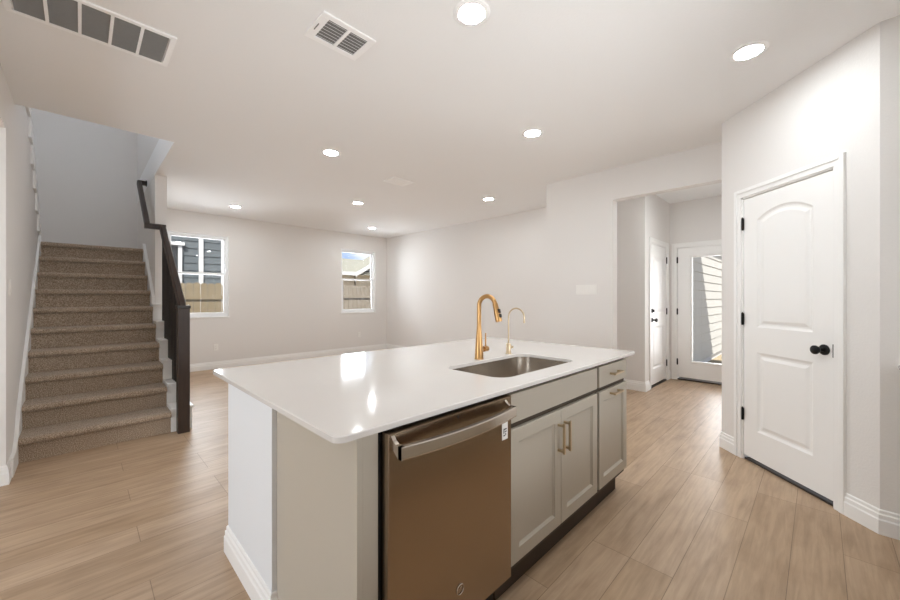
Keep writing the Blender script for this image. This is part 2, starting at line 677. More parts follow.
# ------------------------------------------------------------------ setting: floor, ceiling, walls
bm = B(); plate(bm, [(-3.72, -1.1), (6.62, -1.1), (6.62, 7.75), (-3.72, 7.75)], [], -0.12, 0.0)
struct('floor', bm, M['floor'], org=(0, 0, 0))

bm = B(); plate(bm, [(-3.72, -1.1), (6.70, -1.1), (6.70, 7.75), (-3.72, 7.75)], [[(-1.55, 4.35), (0.628, 4.35), (0.628, BACK + 0.09), (-1.55, BACK + 0.09)]], H, H + 0.32)
struct('ceiling', bm, M['ceiling'], org=(0, 0, H))

# window wall, with the stairwell's upper window
TB = frame_T((-1.62, BACK, 0), (1, 0))
W1, W2, WZ = (1.00, 1.91), (4.14, 5.05), (0.93, 2.39)
bm = B(); wall_boxes(bm, TB, 7.12, 0.15, -0.3, UP + 0.1, [(W1[0] + 1.62, W1[1] + 1.62, *WZ), (W2[0] + 1.62, W2[1] + 1.62, *WZ), (0.45, 1.95, 4.32, 5.12)])
struct('wall_back', bm, M['wall'])

# far living room wall, running on to the corner of the entry
bm = B(); box(bm, LIV, LIV + 0.12, 1.66, BACK, 0, H)
struct('wall_far', bm, M['wall'])
# return between living room and hall, and the wall with the opening
bm = B(); box(bm, OPN, LIV, 2.40, 2.52, 0, H)
struct('wall_return', bm, M['wall'])
TO = frame_T((OPN, 2.40, 0), (0, -1))
bm = B(); wall_boxes(bm, TO, 1.815, 0.12, 0, H, [(2.40 - 1.665, 1.815, 0, 2.39)])
struct('wall_opening', bm, M['wall'])
# entry: side wall with the door, front wall with the glass door
TS = frame_T((LIV + 0.12, 1.66, 0), (1, 0))
S0, S1 = 5.61, 6.38
bm = B(); wall_boxes(bm, TS, 6.55 - LIV - 0.12, 0.12, 0, H, [(S0 - LIV - 0.12, S1 - LIV - 0.12, 0, 2.045)])
struct('wall_entry_side', bm, M['wall'])
TF = frame_T((6.55, 1.80, 0), (0, -1))
F0, F1 = 1.80 - 1.568, 1.80 - 0.655
bm = B(); wall_boxes(bm, TF, 1.33, 0.15, -0.3, UP, [(F0, F1, 0, 2.05)])
struct('wall_entry_front', bm, M['wall'])
# pantry: the diagonal wall with its door and the wall behind it
s2 = math.sqrt(0.5)
PC = (3.855, 0.585)
TP = frame_T(PC, (-s2, -s2))
PLEN = 1.155
P0, P1 = 0.217, 0.925
def pantry_prism(bm, u0, u1, z0, z1):
    box(bm, u0, u1, -0.115, 0, z0, z1, T=TP)
bm = B()
wall_boxes(bm, TP, PLEN, 0.115, 0, H, [(P0, P1, 0, 2.055)])
struct('wall_pantry', bm, M['wall'])
bm = B(); box(bm, PC[0], 6.55, PC[1] - 0.12, PC[1], 0, H)
struct('wall_pantry_side', bm, M['wall'])
CX, CY = PC[0] - s2 * PLEN, PC[1] - s2 * PLEN
bm = B(); box(bm, CX, CX + 0.12, -1.05, CY, 0, H)
struct('wall_right', bm, M['wall'])
TK = frame_T((CX + 0.12, -0.93, 0), (-1, 0))
bm = B(); wall_boxes(bm, TK, CX + 0.12 - LEFT + 0.12, 0.12, -0.3, H, [(0.95, 2.65, 1.08, 2.10)])
struct('wall_kitchen', bm, M['wall'])

# wall beside the stairs: an opening, then full height, then cut to the slope of the upper flight
JY = 3.90
bm = B()
box(bm, LEFT - 0.12, LEFT, -0.93, 0.75, 0, H)
box(bm, LEFT - 0.12, LEFT, 0.75, JY, 2.415, H)
st = [(JY, 0.0), (6.62, 0.0)]
yy, zz = 6.62, 1.94 + 0.10
for j in range(9):
    st.append((yy, zz)); yy -= N_
    st.append((yy, zz)); zz += R_
st += [(yy, UP), (4.35, UP), (4.35, H), (JY, H)]
prism(bm, st, 'x', LEFT - 0.12, LEFT)
struct('wall_left', bm, M['wall'])
# hall beyond the opening in the left wall
bm = B()
TN = frame_T((-3.6, 0.30, 0), (0, 1))
wall_boxes(bm, TN, 3.84, 0.12, -0.3, H, [(0.40, 2.00, 0.0, 2.25)])
box(bm, -3.6, LEFT - 0.12, 4.02, 4.14, 0, H); box(bm, -3.6, LEFT - 0.12, 0.30, 0.42, 0, H)
struct('wall_nook', bm, M['wall'])
pdr = thing('window_added_patio', (-3.6, 1.5, 0), kind='structure')  # unseen patio door, added to let light in from the left
bm = B()
for q in ((0.40, 0.47, 0, 2.25), (1.165, 1.235, 0.05, 2.20), (1.93, 2.00, 0, 2.25), (0.47, 1.93, 0, 0.05), (0.47, 1.93, 2.20, 2.25)):
    box(bm, q[0], q[1], -0.09, -0.03, q[2], q[3], T=TN)
obj('window_frame', bm, M['vinyl'], pdr)
bm = B(); box(bm, 0.47, 1.165, -0.062, -0.056, 0.05, 2.20, T=TN); box(bm, 1.235, 1.93, -0.062, -0.056, 0.05, 2.20, T=TN)
obj('glass_pane', bm, M['glass'], pdr)
# stairwell: right wall from the end of the balustrade, and the upper storey's walls
bm = B()
box(bm, 0.63, 0.745, 5.65, BACK, 0, H + 0.32)
struct('wall_stair', bm, M['wall'])
bm = B(); box(bm, 0.63, 0.745, 4.35, BACK, H + 0.32, UP)
struct('wall_stair_upper', bm, M['wall'])
bm = B(); box(bm, -1.62, -1.5, 4.14, BACK, 0, UP)
struct('wall_stairwell', bm, M['wall'])
bm = B(); box(bm, -1.5, 0.63, 4.23, 4.35, H + 0.32, UP)
struct('wall_stairwell_front', bm, M['wall'])
bm = B(); box(bm, -1.62, 0.745, 4.23, BACK + 0.15, UP, UP + 0.1)
struct('ceiling_stairwell', bm, M['ceiling'])
# the roof edge that shades the entry court
bm = B(); box(bm, -4.4, 8.1, -1.3, 7.77, UP + 0.12, UP + 0.17)
struct('roof', bm, M['shingle'])

# baseboards
def bb(name, pts):
    bm = B(); base_run(bm, pts)
    struct('baseboard_' + name, bm, M['trim'])
bb('back', [(0.745, BACK), (LIV, BACK)])
bb('far', [(LIV, BACK), (LIV, 2.52)])
bb('return', [(LIV, 2.52), (OPN, 2.52), (OPN, 1.665), (OPN + 0.12, 1.665), (OPN + 0.12, 2.40)])
bb('hall', [(LIV, 2.40), (LIV, 1.66), (S0 - 0.065, 1.66)])
bb('entry', [(S1 + 0.065, 1.66), (6.55, 1.66)])
bb('entry_pantry', [(6.55, PC[1]), PC, (PC[0] - s2 * (P0 - 0.062), PC[1] - s2 * (P0 - 0.062))])
bb('pantry', [(PC[0] - s2 * (P1 + 0.062), PC[1] - s2 * (P1 + 0.062)), (CX, CY), (CX, -0.33)])
bb('left', [(LEFT - 0.12, JY), (LEFT, JY), (LEFT, JY + 0.12)])
bb('stair', [(0.745, 5.65), (0.745, BACK)])

# ------------------------------------------------------------------ doors
def casing(parent, T, u0, u1, z1, w=0.062, t=0.018):
    bm = B()
    for a, c, s in ((u0 - w, u0, 1), (u1, u1 + w, -1)):
        box(bm, a, c, 0, t * 0.6, 0, z1 + w, T=T)
        o = (a, a + w * 0.45) if s == 1 else (c - w * 0.45, c)
        box(bm, o[0], o[1], t * 0.6, t, 0, z1 + w, bevel=0.002, T=T)
    box(bm, u0, u1, 0, t * 0.6, z1, z1 + w, T=T)
    box(bm, u0 - w * 0.55, u1 + w * 0.55, t * 0.6, t, z1 + w * 0.55, z1 + w, bevel=0.002, T=T)
    # jamb lining
    box(bm, u0, u0 + 0.012, -0.115, 0.0, 0, z1, T=T)
    box(bm, u1 - 0.012, u1, -0.115, 0.0, 0, z1, T=T)
    box(bm, u0, u1, -0.115, 0.0, z1 - 0.012, z1, T=T)
    return obj('casing', bm, M['trim'], parent)

def arch_outline(u0, u1, z0, z1, rise, n=14):
    w = u1 - u0
    out = [(u0, z0), (u1, z0), (u1, z1)]
    if rise:
        r = (w * w / 4 + rise * rise) / (2 * rise)
        cz = z1 + rise - r
        a = math.asin(w / 2 / r)
        for i in range(1, n):
            b = a - 2 * a * i / n
            out.append(((u0 + u1) / 2 + r * math.sin(b), cz + r * math.cos(b)))
    out.append((u0, z1))
    return out

MOULD = [(0.010, 0.006), (0.018, 0.009), (0.030, 0.009), (0.052, 0.002)]

def knob(parent, T, u, z, deadbolt=None, v=0.0):
    bm = B()
    T2 = T @ Matrix.Translation((u, v, z))
    lathe(bm, [(0.033, 0), (0.033, 0.006), (0.028, 0.010), (0.013, 0.013), (0.012, 0.036), (0.021, 0.044), (0.0275, 0.056), (0.027, 0.066), (0.018, 0.072), (0.002, 0.074)], (0, 0, 0), 20, 'y', T2)
    obj('knob', bm, M['black'], parent, smooth=0.6)
    if deadbolt:
        bm = B()
        T3 = T @ Matrix.Translation((u, v, deadbolt))
        lathe(bm, [(0.032, 0), (0.032, 0.008), (0.024, 0.014), (0.012, 0.016), (0.002, 0.016)], (0, 0, 0), 18, 'y', T3)
        box(bm, -0.005, 0.005, 0.014, 0.034, -0.018, 0.018, bevel=0.003, T=T3)
        obj('deadbolt', bm, M['black'], parent, smooth=0.6)

def hinges(parent, T, u, zs, v=0.0):
    for z in zs:
        bm = B()
        tube(bm, [(u, v + 0.006, z - 0.047), (u, v + 0.006, z + 0.047)], 0.0075, 8, T=T)
        box(bm, u - 0.011, u + 0.009, v - 0.0005, v + 0.0025, z - 0.044, z + 0.044, T=T)
        tube(bm, [(u, v + 0.006, z + 0.047), (u, v + 0.006, z + 0.054)], [0.005, 0.003], 8, T=T)
        obj('hinge', bm, M['black'], parent)

G = 0.003
# pantry door (its leaf nearly flush with the wall)
d1 = thing('door_1', (PC[0] - s2 * (P0 + P1) / 2, PC[1] - s2 * (P0 + P1) / 2, 0), kind='structure')
casing(d1, TP, P0, P1, 2.055)
L0, L1 = P0 + 0.012 + G, P1 - 0.012 - G
Tl = TP @ Matrix.Translation((0, -0.004, 0))
bm = B()
pw0, pw1 = L0 + 0.125, L1 - 0.125
panel_slab(bm, [(L0, 0.036), (L1, 0.036), (L1, 2.038), (L0, 2.038)], 0.035,
           [(arch_outline(pw0, pw1, 1.045, 1.855, 0.068), MOULD), (arch_outline(pw0, pw1, 0.255, 0.855, 0), MOULD)], Tl)
obj('door_leaf', bm, M['door'], d1)
bm = B(); box(bm, P0 + 0.013, P1 - 0.013, -0.114, -0.008, 0.0, 0.014, bevel=0.004, T=TP)  # dark strip standing in for the shade in the gap under the leaf
obj('threshold_or_gap_shade', bm, M['threshold_or_gap_shade'], d1)
knob(d1, Tl, L1 - 0.052, 0.945)
hinges(d1, TP, L0 - 0.002, (1.845, 1.10, 0.355))
bm = B(); box(bm, L1 + 0.0005, L1 + 0.011, -0.003, 0.0015, 0.905, 0.985, T=TP)
obj('strike_plate', bm, M['black'], d1)

# entry side door
TS2 = frame_T((0, 1.66, 0), (1, 0))
d2 = thing('door_2', ((S0 + S1) / 2, 1.66, 0), kind='structure')
casing(d2, TS2, S0, S1, 2.045)
L0, L1 = S0 + 0.012 + G, S1 - 0.012 - G
Tl = TS2 @ Matrix.Translation((0, -0.006, 0))
bm = B()
pw0, pw1 = L0 + 0.13, L1 - 0.13
panel_slab(bm, [(L0, 0.035), (L1, 0.035), (L1, 2.028), (L0, 2.028)], 0.04,
           [(arch_outline(pw0, pw1, 1.045, 1.86, 0), MOULD), (arch_outline(pw0, pw1, 0.255, 0.855, 0), MOULD)], Tl)
obj('door_leaf', bm, M['door'], d2)
knob(d2, Tl, L0 + 0.065, 0.955, deadbolt=1.085)
hinges(d2, TS2, L1 + 0.002, (1.84, 1.06, 0.27))
bm = B(); box(bm, S0 + 0.013, S1 - 0.013, -0.1, 0.004, 0.0, 0.016, bevel=0.004, T=TS2)
obj('threshold_or_gap_shade', bm, M['threshold_or_gap_shade'], d2)

# glass front door
TF2 = frame_T((6.55, 0, 0), (0, -1))
D0, D1 = -1.568, -0.655
d3 = thing('door_3', (6.55, 1.11, 0), kind='structure')
casing(d3, TF2, D0, D1, 2.05)
L0, L1 = D0 + 0.012 + G, D1 - 0.012 - G
Tl = TF2 @ Matrix.Translation((0, -0.008, 0))
gu0, gu1, gz0, gz1 = -1.361, -0.862, 0.305, 1.885
bm = B()
panel_slab(bm, [(L0, 0.045), (L1, 0.045), (L1, 2.034), (L0, 2.034)], 0.044,
           [([(gu0 - 0.028, gz0 - 0.028), (gu1 + 0.028, gz0 - 0.028), (gu1 + 0.028, gz1 + 0.028), (gu0 - 0.028, gz1 + 0.028)],
             [(0.006, -0.010), (0.018, -0.010), (0.028, 0.004), (0.028, 0.044)])], Tl)
obj('door_leaf', bm, M['door'], d3)
bm = B(); box(bm, gu0, gu1, -0.026, -0.020, gz0, gz1, T=Tl)
obj('glass_pane', bm, M['glass'], d3)
hinges(d3, TF2, L0 - 0.002, (1.85, 1.055, 0.28))
knob(d3, Tl, L1 - 0.065, 0.95, deadbolt=1.09)
bm = B(); box(bm, D0 + 0.013, D1 - 0.013, -0.14, 0.004, 0.0, 0.020, bevel=0.005, T=TF2)
obj('threshold_or_gap_shade', bm, M['threshold_or_gap_shade'], d3)

# ------------------------------------------------------------------ windows
def window(name, x0, x1, z0, z1, mid):
    t = thing(name, ((x0 + x1) / 2, BACK, z0), kind='structure')
    y0, y1 = BACK + 0.030, BACK + 0.125
    bm = B(); fw = 0.042
    e = 0.0
    box(bm, x0 + e, x0 + fw, y0, y1, z0, z1); box(bm, x1 - fw, x1 - e, y0, y1, z0, z1)
    box(bm, x0 + fw, x1 - fw, y0, y1, z0, z0 + fw); box(bm, x0 + fw, x1 - fw, y0, y1, z1 - fw, z1)
    obj('window_frame', bm, M['vinyl'], t)
    # upper sash set outside, lower sash inside
    for nm, a, c, yy, w in (('upper_sash', mid - 0.012, z1 - fw, y0 + 0.055, 0.030), ('lower_sash', z0 + fw, mid + 0.024, y0 + 0.012, 0.036)):
        bm = B()
        panel_slab(bm, [(x0 + fw, a), (x1 - fw, a), (x1 - fw, c), (x0 + fw, c)], 0.03,
                   [([(x0 + fw + w - 0.006, a + w - 0.006), (x1 - fw - w + 0.006, a + w - 0.006), (x1 - fw - w + 0.006, c - w + 0.006), (x0 + fw + w - 0.006, c - w + 0.006)], [(0.006, 0.006), (0.006, 0.03)])],
                   frame_T((0, yy, 0), (1, 0)))
        s = obj(nm, bm, M['vinyl'], t)
        bm = B(); box(bm, x0 + fw + w - 0.004, x1 - fw - w + 0.004, yy + 0.013, yy + 0.018, a + w - 0.004, c - w + 0.004)
        obj('glass_pane', bm, M['glass'], s)
    bm = B(); box(bm, (x0 + x1) / 2 - 0.03, (x0 + x1) / 2 + 0.03, y0 + 0.0, y0 + 0.012, mid + 0.006, mid + 0.020, bevel=0.003)
    obj('sash_lock', bm, M['vinyl'], t)
    bm = B()
    box(bm, x0 - 0.012, x1 + 0.012, BACK - 0.014, y0, z0 - 0.018, z0 + 0.004, bevel=0.003)
    obj('window_sill', bm, M['trim'], t)
    bm = B(); w2 = 0.010
    box(bm, x0, x0 + w2, BACK - 0.004, y0, z0 + 0.004, z1); box(bm, x1 - w2, x1, BACK - 0.004, y0, z0 + 0.004, z1)
    box(bm, x0, x1, BACK - 0.004, y0, z1 - w2, z1)
    obj('window_reveal', bm, M['trim'], t)
    return t
window('window_1', *W1, *WZ, 1.69)
window('window_2', *W2, *WZ, 1.69)
# stairwell window, high in the upper storey
wu = thing('window_3', (-0.42, BACK, 4.32), kind='structure')
bm = B()
a0, a1 = -1.62 + 0.45, -1.62 + 1.95
for q in ((a0, a0 + 0.05, 4.32, 5.12), (a1 - 0.05, a1, 4.32, 5.12), (a0 + 0.05, a1 - 0.05, 4.32, 4.37), (a0 + 0.05, a1 - 0.05, 5.07, 5.12)):
    box(bm, q[0], q[1], BACK + 0.05, BACK + 0.12, q[2], q[3])
obj('window_frame', bm, M['vinyl'], wu)
bm = B(); box(bm, a0 + 0.05, a1 - 0.05, BACK + 0.08, BACK + 0.086, 4.37, 5.07)
obj('glass_pane', bm, M['glass'], wu)

# unseen kitchen window, added over the wall counter to let the extra light in
wk = thing('window_added_kitchen', (1.35, -0.93, 1.08), kind='structure')
bm = B()
for q in ((0.95, 1.00, 1.08, 2.10), (2.60, 2.65, 1.08, 2.10), (1.775, 1.825, 1.13, 2.05), (1.00, 2.60, 1.08, 1.13), (1.00, 2.60, 2.05, 2.10)):
    box(bm, q[0], q[1], -0.10, -0.04, q[2], q[3], T=TK)
obj('window_frame', bm, M['vinyl'], wk)
bm = B(); box(bm, 1.00, 1.775, -0.072, -0.066, 1.13, 2.05, T=TK); box(bm, 1.825, 2.60, -0.072, -0.066, 1.13, 2.05, T=TK)
obj('glass_pane', bm, M['glass'], wk)

# ------------------------------------------------------------------ stairs
stair = thing('staircase', (0.13, Y0, 0), 'straight carpeted staircase with beige treads and white skirts rising to a landing', 'stairs')
NS = 10
for k in range(1, NS + 1):
    y = Y0 + (k - 1) * N_
    z = k * R_
    yb = Y0 + k * N_ + 0.03 if k < NS else BACK - 0.002
    # profile with a soft rolled nosing
    prof = [(y, z - R_ + (0.0 if k == 1 else -0.02)), (y, z - 0.052)]
    prof += [(y - 0.020, z - 0.056), (y - 0.036, z - 0.046), (y - 0.042, z - 0.028), (y - 0.036, z - 0.011), (y - 0.020, z - 0.001), (y, z)]
    prof += [(yb, z), (yb, z - R_ - (0.0 if k == 1 else 0.02)) if k > 1 else (yb, 0.0)]
    bm = B()
    x0, x1 = SX0, SX1
    if k == NS:
        x0, x1 = SX0, 0.63
    prism(bm, prof, 'x', x0, x1)
    obj('carpet_step' if k < NS else 'carpet_landing', bm, M['carpet'], stair, smooth=0.9)
# landing part behind the left wall, and the upper flight doubling back
up = thing('upper_staircase', (-0.95, 6.6, 1.7), 'upper stair flight doubling back behind the left wall, only its white stepped curb showing', 'stairs')
bm = B(); box(bm, -1.495, LEFT - 0.125, 6.635, BACK - 0.002, 1.7, 1.94)
box(bm, LEFT - 0.125, SX0 - 0.002, 6.635, BACK - 0.002, 1.7, 1.94)
obj('carpet_landing', bm, M['carpet'], up)
for j in range(8):
    y = 6.60 - j * N_
    z = 1.94 + (j + 1) * R_
    bm = B(); box(bm, -1.495, LEFT - 0.165, y - N_ - 0.02, y, z - R_ - 0.1, z, bevel=0.015)
    obj('carpet_step', bm, M['carpet'], up)
# skirt board against the left wall
bm = B()
sl = R_ / N_
def skirt(bm, xa, xb, ya, yb, up=0.20, low=0.30):
    z = lambda y: (y - Y0) * sl + R_
    prism(bm, [(ya, max(0, z(ya) - low)), (yb, z(yb) - low), (yb, z(yb) + up - 0.03), (ya, z(ya) + up - 0.03)], 'x', xa, xb)
    prism(bm, [(ya, z(ya) + up - 0.03), (yb, z(yb) + up - 0.03), (yb, z(yb) + up), (ya, z(ya) + up)], 'x', xa, xb - 0.004 if xb < 0 else xb)
z = lambda y: (y - Y0) * sl + R_
prism(bm, [(JY + 0.115, 0), (Y0, 0), (6.6, z(6.6) - 0.3), (6.6, z(6.6) + 0.06), (4.44, z(4.44) + 0.10), (4.30, z(4.30) + 0.02), (4.18, 0.13), (JY + 0.115, 0.13)], 'x', LEFT + 0.0005, SX0)
obj('skirt_board', bm, M['trim'], stair)
bm = B()
prism(bm, [(5.655, z(5.655) - 0.3), (6.6, z(6.6) - 0.3), (6.6, z(6.6) + 0.06), (5.655, z(5.655) + 0.06)], 'x', SX1 + 0.001, 0.6295)
obj('skirt_board', bm, M['trim'], stair)
# stepped white curb under the balustrade
for k in range(1, 7):
    y = Y0 - 0.015 + (k - 1) * N_
    ye = min(Y0 - 0.015 + k * N_, 5.648)
    zt = k * R_ + 0.030
    if ye - y < 0.02: continue
    bm = B()
    box(bm, SX1 + 0.001, 0.765, y, ye, 0, zt - 0.018)
    c = obj('curb', bm, M['trim'], stair)
    bm = B()
    box(bm, SX1 + 0.001, 0.778, y - 0.012, ye - 0.0125, zt - 0.018, zt, bevel=0.003)
    obj('curb_cap', bm, M['trim'], c)
# stepped curb of the upper flight, showing past the end of the left wall
yy, zz = 6.62, 1.94 + 0.10
for j in range(7):
    bm = B()
    box(bm, LEFT - 0.16, LEFT + 0.02, yy - N_ + 0.001, yy + 0.012, zz, zz + 0.11, bevel=0.003)
    box(bm, LEFT - 0.16, LEFT + 0.016, yy - N_ + 0.001, yy, zz + 0.11, zz + R_ - 0.002)
    obj('curb', bm, M['trim'], up)
    yy -= N_; zz += R_

# balustrade: newel, balusters, handrail that turns and follows the wall
rl = thing('stair_railing', (0.683, 4.25, 0), 'dark espresso stair railing with square newel, close balusters and wall handrail', 'railing')
bm = B()
box(bm, 0.637, 0.729, 4.205, 4.297, 0, 1.165, bevel=0.004)
nw = obj('newel_post', bm, M['rail'], rl)
bm = B(); box(bm, 0.630, 0.736, 4.198, 4.304, 1.165, 1.195, bevel=0.005)
obj('newel_cap', bm, M['baluster'], nw)
RX = 0.69
rail_z = lambda y: 1.155 + (y - 4.297) * 0.765
def bar(bm, p, q, w, h, T=None):
    """rectangular bar between two points, w across, h high"""
    p, q = Vector(p), Vector(q)
    d = (q - p).normalized()
    s = d.cross(Vector((0, 0, 1)))
    s = s.normalized() if s.length > 1e-4 else Vector((1, 0, 0))
    u = s.cross(d).normalized()
    t = bmesh.new()
    r = []
    prof = [(-0.5, -0.5), (0.5, -0.5), (0.5, 0.25), (0.32, 0.5), (-0.32, 0.5), (-0.5, 0.25)]
    for o in (p, q):
        r.append([t.verts.new(o + s * (a * w) + u * (b * h)) for a, b in prof])
    n = len(prof)
    for i in range(n):
        t.faces.new((r[0][i], r[0][(i + 1) % n], r[1][(i + 1) % n], r[1][i]))
    t.faces.new(r[0][::-1]); t.faces.new(r[1])
    join(bm, t, T)
bm = B()
ye = 5.545
bar(bm, (RX, 4.297, rail_z(4.297)), (RX, ye, rail_z(ye)), 0.060, 0.062)
ztop = rail_z(ye)
bar(bm, (RX + 0.03, ye, ztop), (0.52, ye, ztop), 0.060, 0.060)
zw = lambda y: ztop + (y - ye) * 0.80
bar(bm, (0.55, ye, ztop), (0.55, 6.42, zw(6.42)), 0.050, 0.062)
bar(bm, (0.545, 6.42, zw(6.42)), (0.628, 6.42, zw(6.42)), 0.050, 0.055)
obj('handrail', bm, M['rail'], rl)
bm = B()
lathe(bm, [(0.040, 0), (0.040, -0.010), (0.030, -0.016)], (0.6295, 6.42, zw(6.42)), 18, 'x')
obj('wall_rosette', bm, M['black'], rl)
yb = 4.36
while yb < 5.52:
    k = int((yb - 0.016 - (Y0 - 0.027)) / N_) + 1
    k2 = int((yb + 0.016 - (Y0 - 0.027)) / N_) + 1
    if k == k2:
        bm = B()
        box(bm, RX - 0.017, RX + 0.017, yb - 0.017, yb + 0.017, k * R_ + 0.030, rail_z(yb) - 0.025)
        obj('baluster', bm, M['baluster'], rl)
    yb += 0.0835
# short balustrade of the upper flight
rl2 = thing('upper_railing', (LEFT - 0.07, 6.5, 2.23), 'short dark railing on the upper flight, glimpsed above the end of the left wall', 'railing')
yy, zz = 6.62, 1.94 + 0.10 + R_ - 0.002
pts = []
for j in range(6):
    y = yy - 0.125
    top = zz + 0.74
    bm = B(); box(bm, LEFT - 0.085, LEFT - 0.052, y - 0.016, y + 0.016, zz, top)
    obj('baluster', bm, M['baluster'], rl2)
    pts.append((y, top))
    yy -= N_; zz += R_
bm = B(); bar(bm, (LEFT - 0.068, pts[0][0] + 0.05, pts[0][1] - 0.02), (LEFT - 0.068, pts[-1][0] - 0.05, pts[-1][1] + 0.06), 0.05, 0.055)
obj('handrail', bm, M['rail'], rl2)

# ------------------------------------------------------------------ island
IX0, IX1 = 0.538, 2.556
FY = 0.90
TOPZ, SLAB = 0.912, 0.018
KY0, KY1 = 1.490, 2.085
# worktop with the sink cut-out
SK = (1.300, 1.995, 0.975, 1.350)
bm = B()
hole = rrect(*SK, 0.075, 8)
plate(bm, rrect(0.454, 2.600, 0.858, 2.110, 0.030, 8), [hole], TOPZ - SLAB, TOPZ, edge=0.003)
wt = obj('island_worktop', bm, M['quartz'], smooth=0.5)
tag(wt, 'long white quartz island worktop with a cut-out for the sink', 'worktop')
# undermount sink
bm = B()
rings = []
t = bmesh.new()
def rr(x, d, r, z):
    return [t.verts.new((p[0], p[1], z)) for p in rrect(SK[0] - d, SK[1] + d, SK[2] - d, SK[3] + d, r, 8)]
zr = TOPZ - SLAB - 0.0005
prof = [(0.022, 0.085, zr), (0.0015, 0.075, zr), (0.0015, 0.075, zr - 0.004), (-0.004, 0.072, zr - 0.15), (-0.016, 0.066, zr - 0.180), (-0.040, 0.05, zr - 0.190)]
rings = [rr(0, d, r, zz) for d, r, zz in prof]
for a, c in zip(rings, rings[1:]):
    for i in range(len(a)):
        j = (i + 1) % len(a)
        t.faces.new((a[i], a[j], c[j], c[i]))
t.faces.new(rings[-1])
# outside shell
out = [rr(0, d, r, zz) for d, r, zz in ((0.022, 0.085, zr - 0.0025), (0.005, 0.078, zr - 0.0025), (0.004, 0.076, zr - 0.19), (-0.03, 0.055, zr - 0.197))]
for a, c in zip(out, out[1:]):
    for i in range(len(a)):
        j = (i + 1) % len(a)
        t.faces.new((a[i], a[j], c[j], c[i]))
t.faces.new(out[-1])
for i in range(len(rings[0])):
    j = (i + 1) % len(rings[0])
    t.faces.new((rings[0][i], rings[0][j], out[0][j], out[0][i]))
join(bm, t)
sk = thing('undermount_sink', ((SK[0] + SK[1]) / 2, (SK[2] + SK[3]) / 2, zr - 0.197), 'rectangular stainless steel undermount sink with rounded corners in the island', 'sink')
obj('basin', bm, M['sink_steel'], sk, smooth=0.7)
bm = B(); lathe(bm, [(0.045, 0), (0.045, 0.003), (0.036, 0.004), (0.030, 0.001), (0.004, 0.001)], ((SK[0] + SK[1]) / 2, SK[3] - 0.10, zr - 0.1898), 24)
obj('drain', bm, M['steel_edge'], sk, smooth=0.5)

# half wall carrying the back of the worktop
hw = thing('half_wall', (1.55, 1.85, 0), 'white painted half wall forming the back and end of the island', 'half wall')
bm = B(); box(bm, 0.52, 2.56, KY0, KY1, 0, TOPZ - SLAB - 0.001)
obj('wall_body', bm, M['pony'], hw)
bm = B(); base_run(bm, [(2.40, KY1), (0.52, KY1), (0.52, KY0), (0.5375, KY0)][::-1][0:1] + [(0.52, KY0), (0.52, KY1), (2.56, KY1)] if False else [(2.56, KY1), (0.52, KY1), (0.52, KY0), (0.537, KY0)])
obj('baseboard', bm, M['trim'], hw)
bm = B()
zc = TOPZ - SLAB - 0.001
prism(bm, [(0.52, zc), (0.478, zc), (0.478, zc - 0.010), (0.486, zc - 0.016), (0.500, zc - 0.024), (0.508, zc - 0.034), (0.508, zc - 0.040), (0.52, zc - 0.042)], 'y', KY0, KY1 + 0.02)
prism(bm, [(KY1, zc), (KY1 + 0.022, zc), (KY1 + 0.022, zc - 0.010), (KY1 + 0.016, zc - 0.016), (KY1 + 0.010, zc - 0.030), (KY1, zc - 0.042)], 'x', 0.52, 2.56)
obj('cove_moulding', bm, M['trim'], hw)

# finished end panel with its front stile beside the dishwasher
ep = thing('end_panel', (0.57, 1.2, 0), 'greige painted cabinet panel closing the island beside the dishwasher', 'cabinet panel')
bm = B(); box(bm, IX0, IX0 + 0.018, FY, KY0 - 0.001, 0, TOPZ - SLAB - 0.001)
obj('panel', bm, M['cab'], ep)
bm = B(); box(bm, IX0 + 0.0185, 0.606, FY, FY + 0.02, 0, TOPZ - SLAB - 0.001)
obj('filler_stile', bm, M['cab'], ep)

